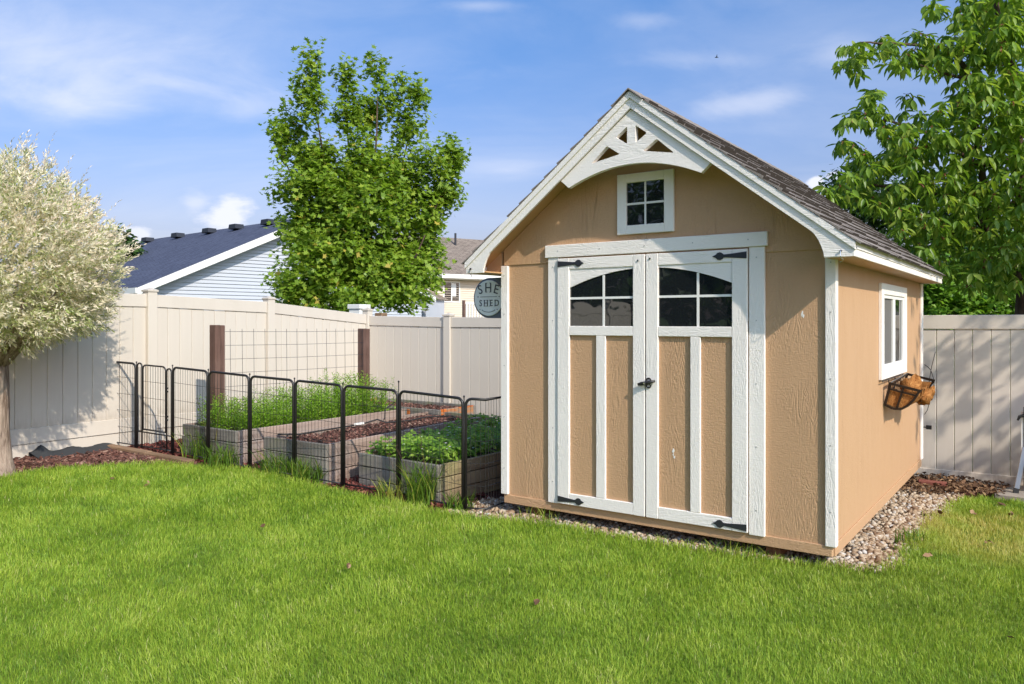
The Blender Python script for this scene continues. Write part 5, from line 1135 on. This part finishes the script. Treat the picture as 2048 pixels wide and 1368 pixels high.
def house1():
    X0 = Vector((-12.3, 25.0, 0)); d2 = Vector((.645, .764, 0)).normalized(); an = math.atan2(d2.y, d2.x)
    h = empty('neighbour_house', X0, an, label='pale blue grey house with a navy shingle roof beyond the left fence', cat='house')   # local x along the gable, local y away to the left rear
    hw = 6.6; pk = 5.52; ez = 2.57; sl = (pk-ez)/hw; Lr = 12.7
    rake = lambda x: ez+sl*min(x, 2*hw-x)
    def wa(z):
        m = max(.45, (z+.16-ez)/sl); return (m, 2*hw-m)
    siding(h, wa, 0.2, pk-.35, .13, M['bluesiding']); MB().prism([(.5, -.2), (2*hw-.5, -.2), (2*hw-.5, rake(.5)-.2), (hw, pk-.2), (.5, rake(.5)-.2)], .004, .2).obj('wall', M['bluesiding'], h)
    MB().prism([(.5, -.2), (.7, -.2), (.7, 2.5), (.5, 2.5)], .2, Lr+5, 'y').obj('wall', M['bluesiding'], h)
    hip = 5.0; th = .08; mb = MB()
    v = [(0, -.45, ez), (hw, -.45, pk), (2*hw, -.45, ez), (0, Lr+hip, ez), (hw, Lr, pk), (2*hw, Lr+hip, ez)]; v2 = [(a, b, c-th) for a, b, c in v]
    mb.add(v+v2, [(0,1,4,3),(1,2,5,4),(3,4,5),(6,9,10,7),(7,10,11,8),(9,11,10),(0,6,7,1),(1,7,8,2),(0,3,9,6),(3,5,11,9),(2,8,11,5)]); ro = mb.obj('roof', M['navyroof'], h)
    for s in (0, 1):
        a = [(0, ez-.02), (hw, pk-.02), (hw, pk-.30), (0, ez-.26)] if s == 0 else [(2*hw, ez-.02), (2*hw, ez-.26), (hw, pk-.30), (hw, pk-.02)]
        MB().prism(a, -.475, -.44).obj('rake_board', M['trimwhite'], h)
        b = [(0.0, ez-.10), (hw, pk-.10), (hw, pk-.14), (0.0, ez-.14)] if s == 0 else [(2*hw, ez-.10), (2*hw, ez-.14), (hw, pk-.14), (hw, pk-.10)]
        MB().prism(b, -.43, -.005).obj('soffit', M['trimwhite'], h)
    MB().box(-.06, .02, -.44, Lr+hip, ez-.2, ez-.02).obj('gutter', M['trimwhite'], h)
    for i, px in enumerate((520, 455, 410, 360, 313)):
        y = {0: 1.6, 1: 4.0, 2: 6.2, 3: 9.0, 4: 12.0}[i]; x = hw-.55; z = rake(x); m = MB()
        m.prism([(y-.30, z+.02), (y+.30, z+.02), (y+.24, z+.22), (y-.24, z+.22)], x-.22, x+.18, 'x'); m.obj('roof_vent', M['hinge'], ro, .01)
    wintrim(h, 6.4, 8.6, .9, 2.3)
    tv = MB(); tv.box(5.55, 5.68, -.03, .0, .2, 2.36); tv.box(5.69, 8.9, -.03, .0, 2.28, 2.36); tv.obj('corner_board', M['trimwhite'], h)
    MB().box(5.7, 8.9, -.026, -.005, 1.0, 2.27).obj('dark_opening', M['dark'], h)
house1()
def house2():
    X0 = Vector((-4.1-.0, 37.6, 0)); d = Vector((.836, .548, 0)).normalized(); h = empty('neighbour_house', X0, math.atan2(d.y, d.x), label='cream two storey house with a brown shingle roof, seen between maple and shed', cat='house')
    ez = 3.76
    siding(h, lambda z: (0, 14), .2, ez-.28, .115, M['creamsiding']); MB().box(0, 14, .004, 8, -.2, ez-.2).obj('wall', M['creamsiding'], h)
    MB().box(-.03, .09, -.03, .0, -.1, ez-.3).obj('corner_board', M['trimwhite'], h)
    siding2 = MB()
    mb = MB(); v = [(-.6, -.5, ez), (14.6, -.5, ez), (14.6, 4.2, 6.1), (-.6, 4.2, 6.1), (14.6, 9, ez), (-.6, 9, ez)]; v2 = [(a, b, c-.1) for a, b, c in v]
    mb.add(v+v2, [(0,1,2,3),(3,2,4,5),(6,9,8,7),(9,11,10,8),(0,6,7,1),(1,7,8,2),(2,8,10,4),(4,10,11,5),(5,11,9,3),(3,9,6,0)]); ro = mb.obj('roof', M['brownroof'], h)
    MB().box(-.62, 14.6, -.62, -.51, ez-.20, ez+.0).obj('gutter', M['trimwhite'], h); MB().box(-.6, 14.6, -.5, -.03, ez-.24, ez-.20).obj('soffit', M['trimwhite'], h)
    MB().tube([(2.72+.6, 3.2, 5.5), (2.72+.6, 3.2, 6.25)], .06, 8).obj('vent_pipe', M['hinge'], ro)
    wintrim(h, .90, 1.72, 2.45, 3.38, curtain=True)
    tw = MB(); tw.box(3.25, 4.9, -.05, -.02, 1.0, 3.15); do = tw.obj('door', M['trimwhite'], h); MB().box(3.36, 4.8, -.056, -.0505, 1.1, 3.05).obj('door_glass', M['glass'], do)
    lt = MB(); lt.box(2.95, 3.05, -.18, -.03, 3.0, 3.16); lt.obj('wall_lamp', M['hinge'], h)
    dk = MB(); dk.box(.85, 8, -2.2, -.03, 1.2, 1.38); dk.obj('deck', M['creamsiding'], h)
    rl = MB(); rl.box(.85, 8, -2.2, -2.12, 2.28, 2.36); rl.box(.85, 8, -2.2, -2.12, 1.42, 1.50); x = .9
    ro_ = rl.obj('deck_railing', M['trimwhite'], h)
    while x < 8: MB().box(x, x+.05, -2.185, -2.135, 1.501, 2.279).obj('baluster', M['trimwhite'], ro_); x += .15
    MB().box(.73, .84, -2.22, -2.11, 0, 2.45).obj('deck_post', M['post'], h)
house2()
# a neighbour's wing behind the maple, and posts beyond the fence
w0 = PX(815, 641, 36.0); nh = empty('garden_outbuilding', (w0.x, w0.y, 0), R(-20), label='pale blue sided outbuilding half hidden behind the right of the maple', cat='building')
siding(nh, lambda z: (-1.0, .95), .1, 2.5, .12, M['bluesiding']); MB().box(-1.0, .95, .004, 2.0, -.1, 2.5).obj('wall', M['bluesiding'], nh); MB().prism([(-1.2, 2.5), (1.1, 2.5), (-.05, 3.1)], -.2, 2.2).obj('roof', M['brownroof'], nh)
for (px, py, d, w, lb, mt) in ((718, 609, 13.2, .24, 'broad white capped post standing beyond the back fence corner', 'trimwhite'), (762, 626, 13.6, .12, 'short weathered post top just beyond the back fence', 'edging')):
    p = PX(px, py, d); e = empty('garden_post', (p.x, p.y, -.05), R(-30), label=lb, cat='post'); MB().box(-w/2, w/2, -w/2, w/2, 0, p.z-.03).obj('shaft', M[mt], e, .005); MB().box(-w/2-.02, w/2+.02, -w/2-.02, w/2+.02, p.z-.029, p.z+.05).obj('cap', M[mt], e, .008)
# a bird far off
b = PX(1433, 115, 60); bm_ = MB(); bm_.tube([b+Vector((-.14, 0, 0)), b+Vector((0, 0, .02)), b+Vector((.16, 0, .01))], [.01, .045, .01], 6); bm_.add([b+Vector((-.04, -.02, .02)), b+Vector((.06, -.02, .02)), b+Vector((-.05, -.35, .16)), b+Vector((.06, .02, .02)), b+Vector((-.04, .02, .02)), b+Vector((-.05, .35, .10))], [(0, 1, 2), (3, 4, 5)])
bm_.obj('bird', M['hinge'], None, label='tiny dark bird flying in the sky above the shed', cat='bird')
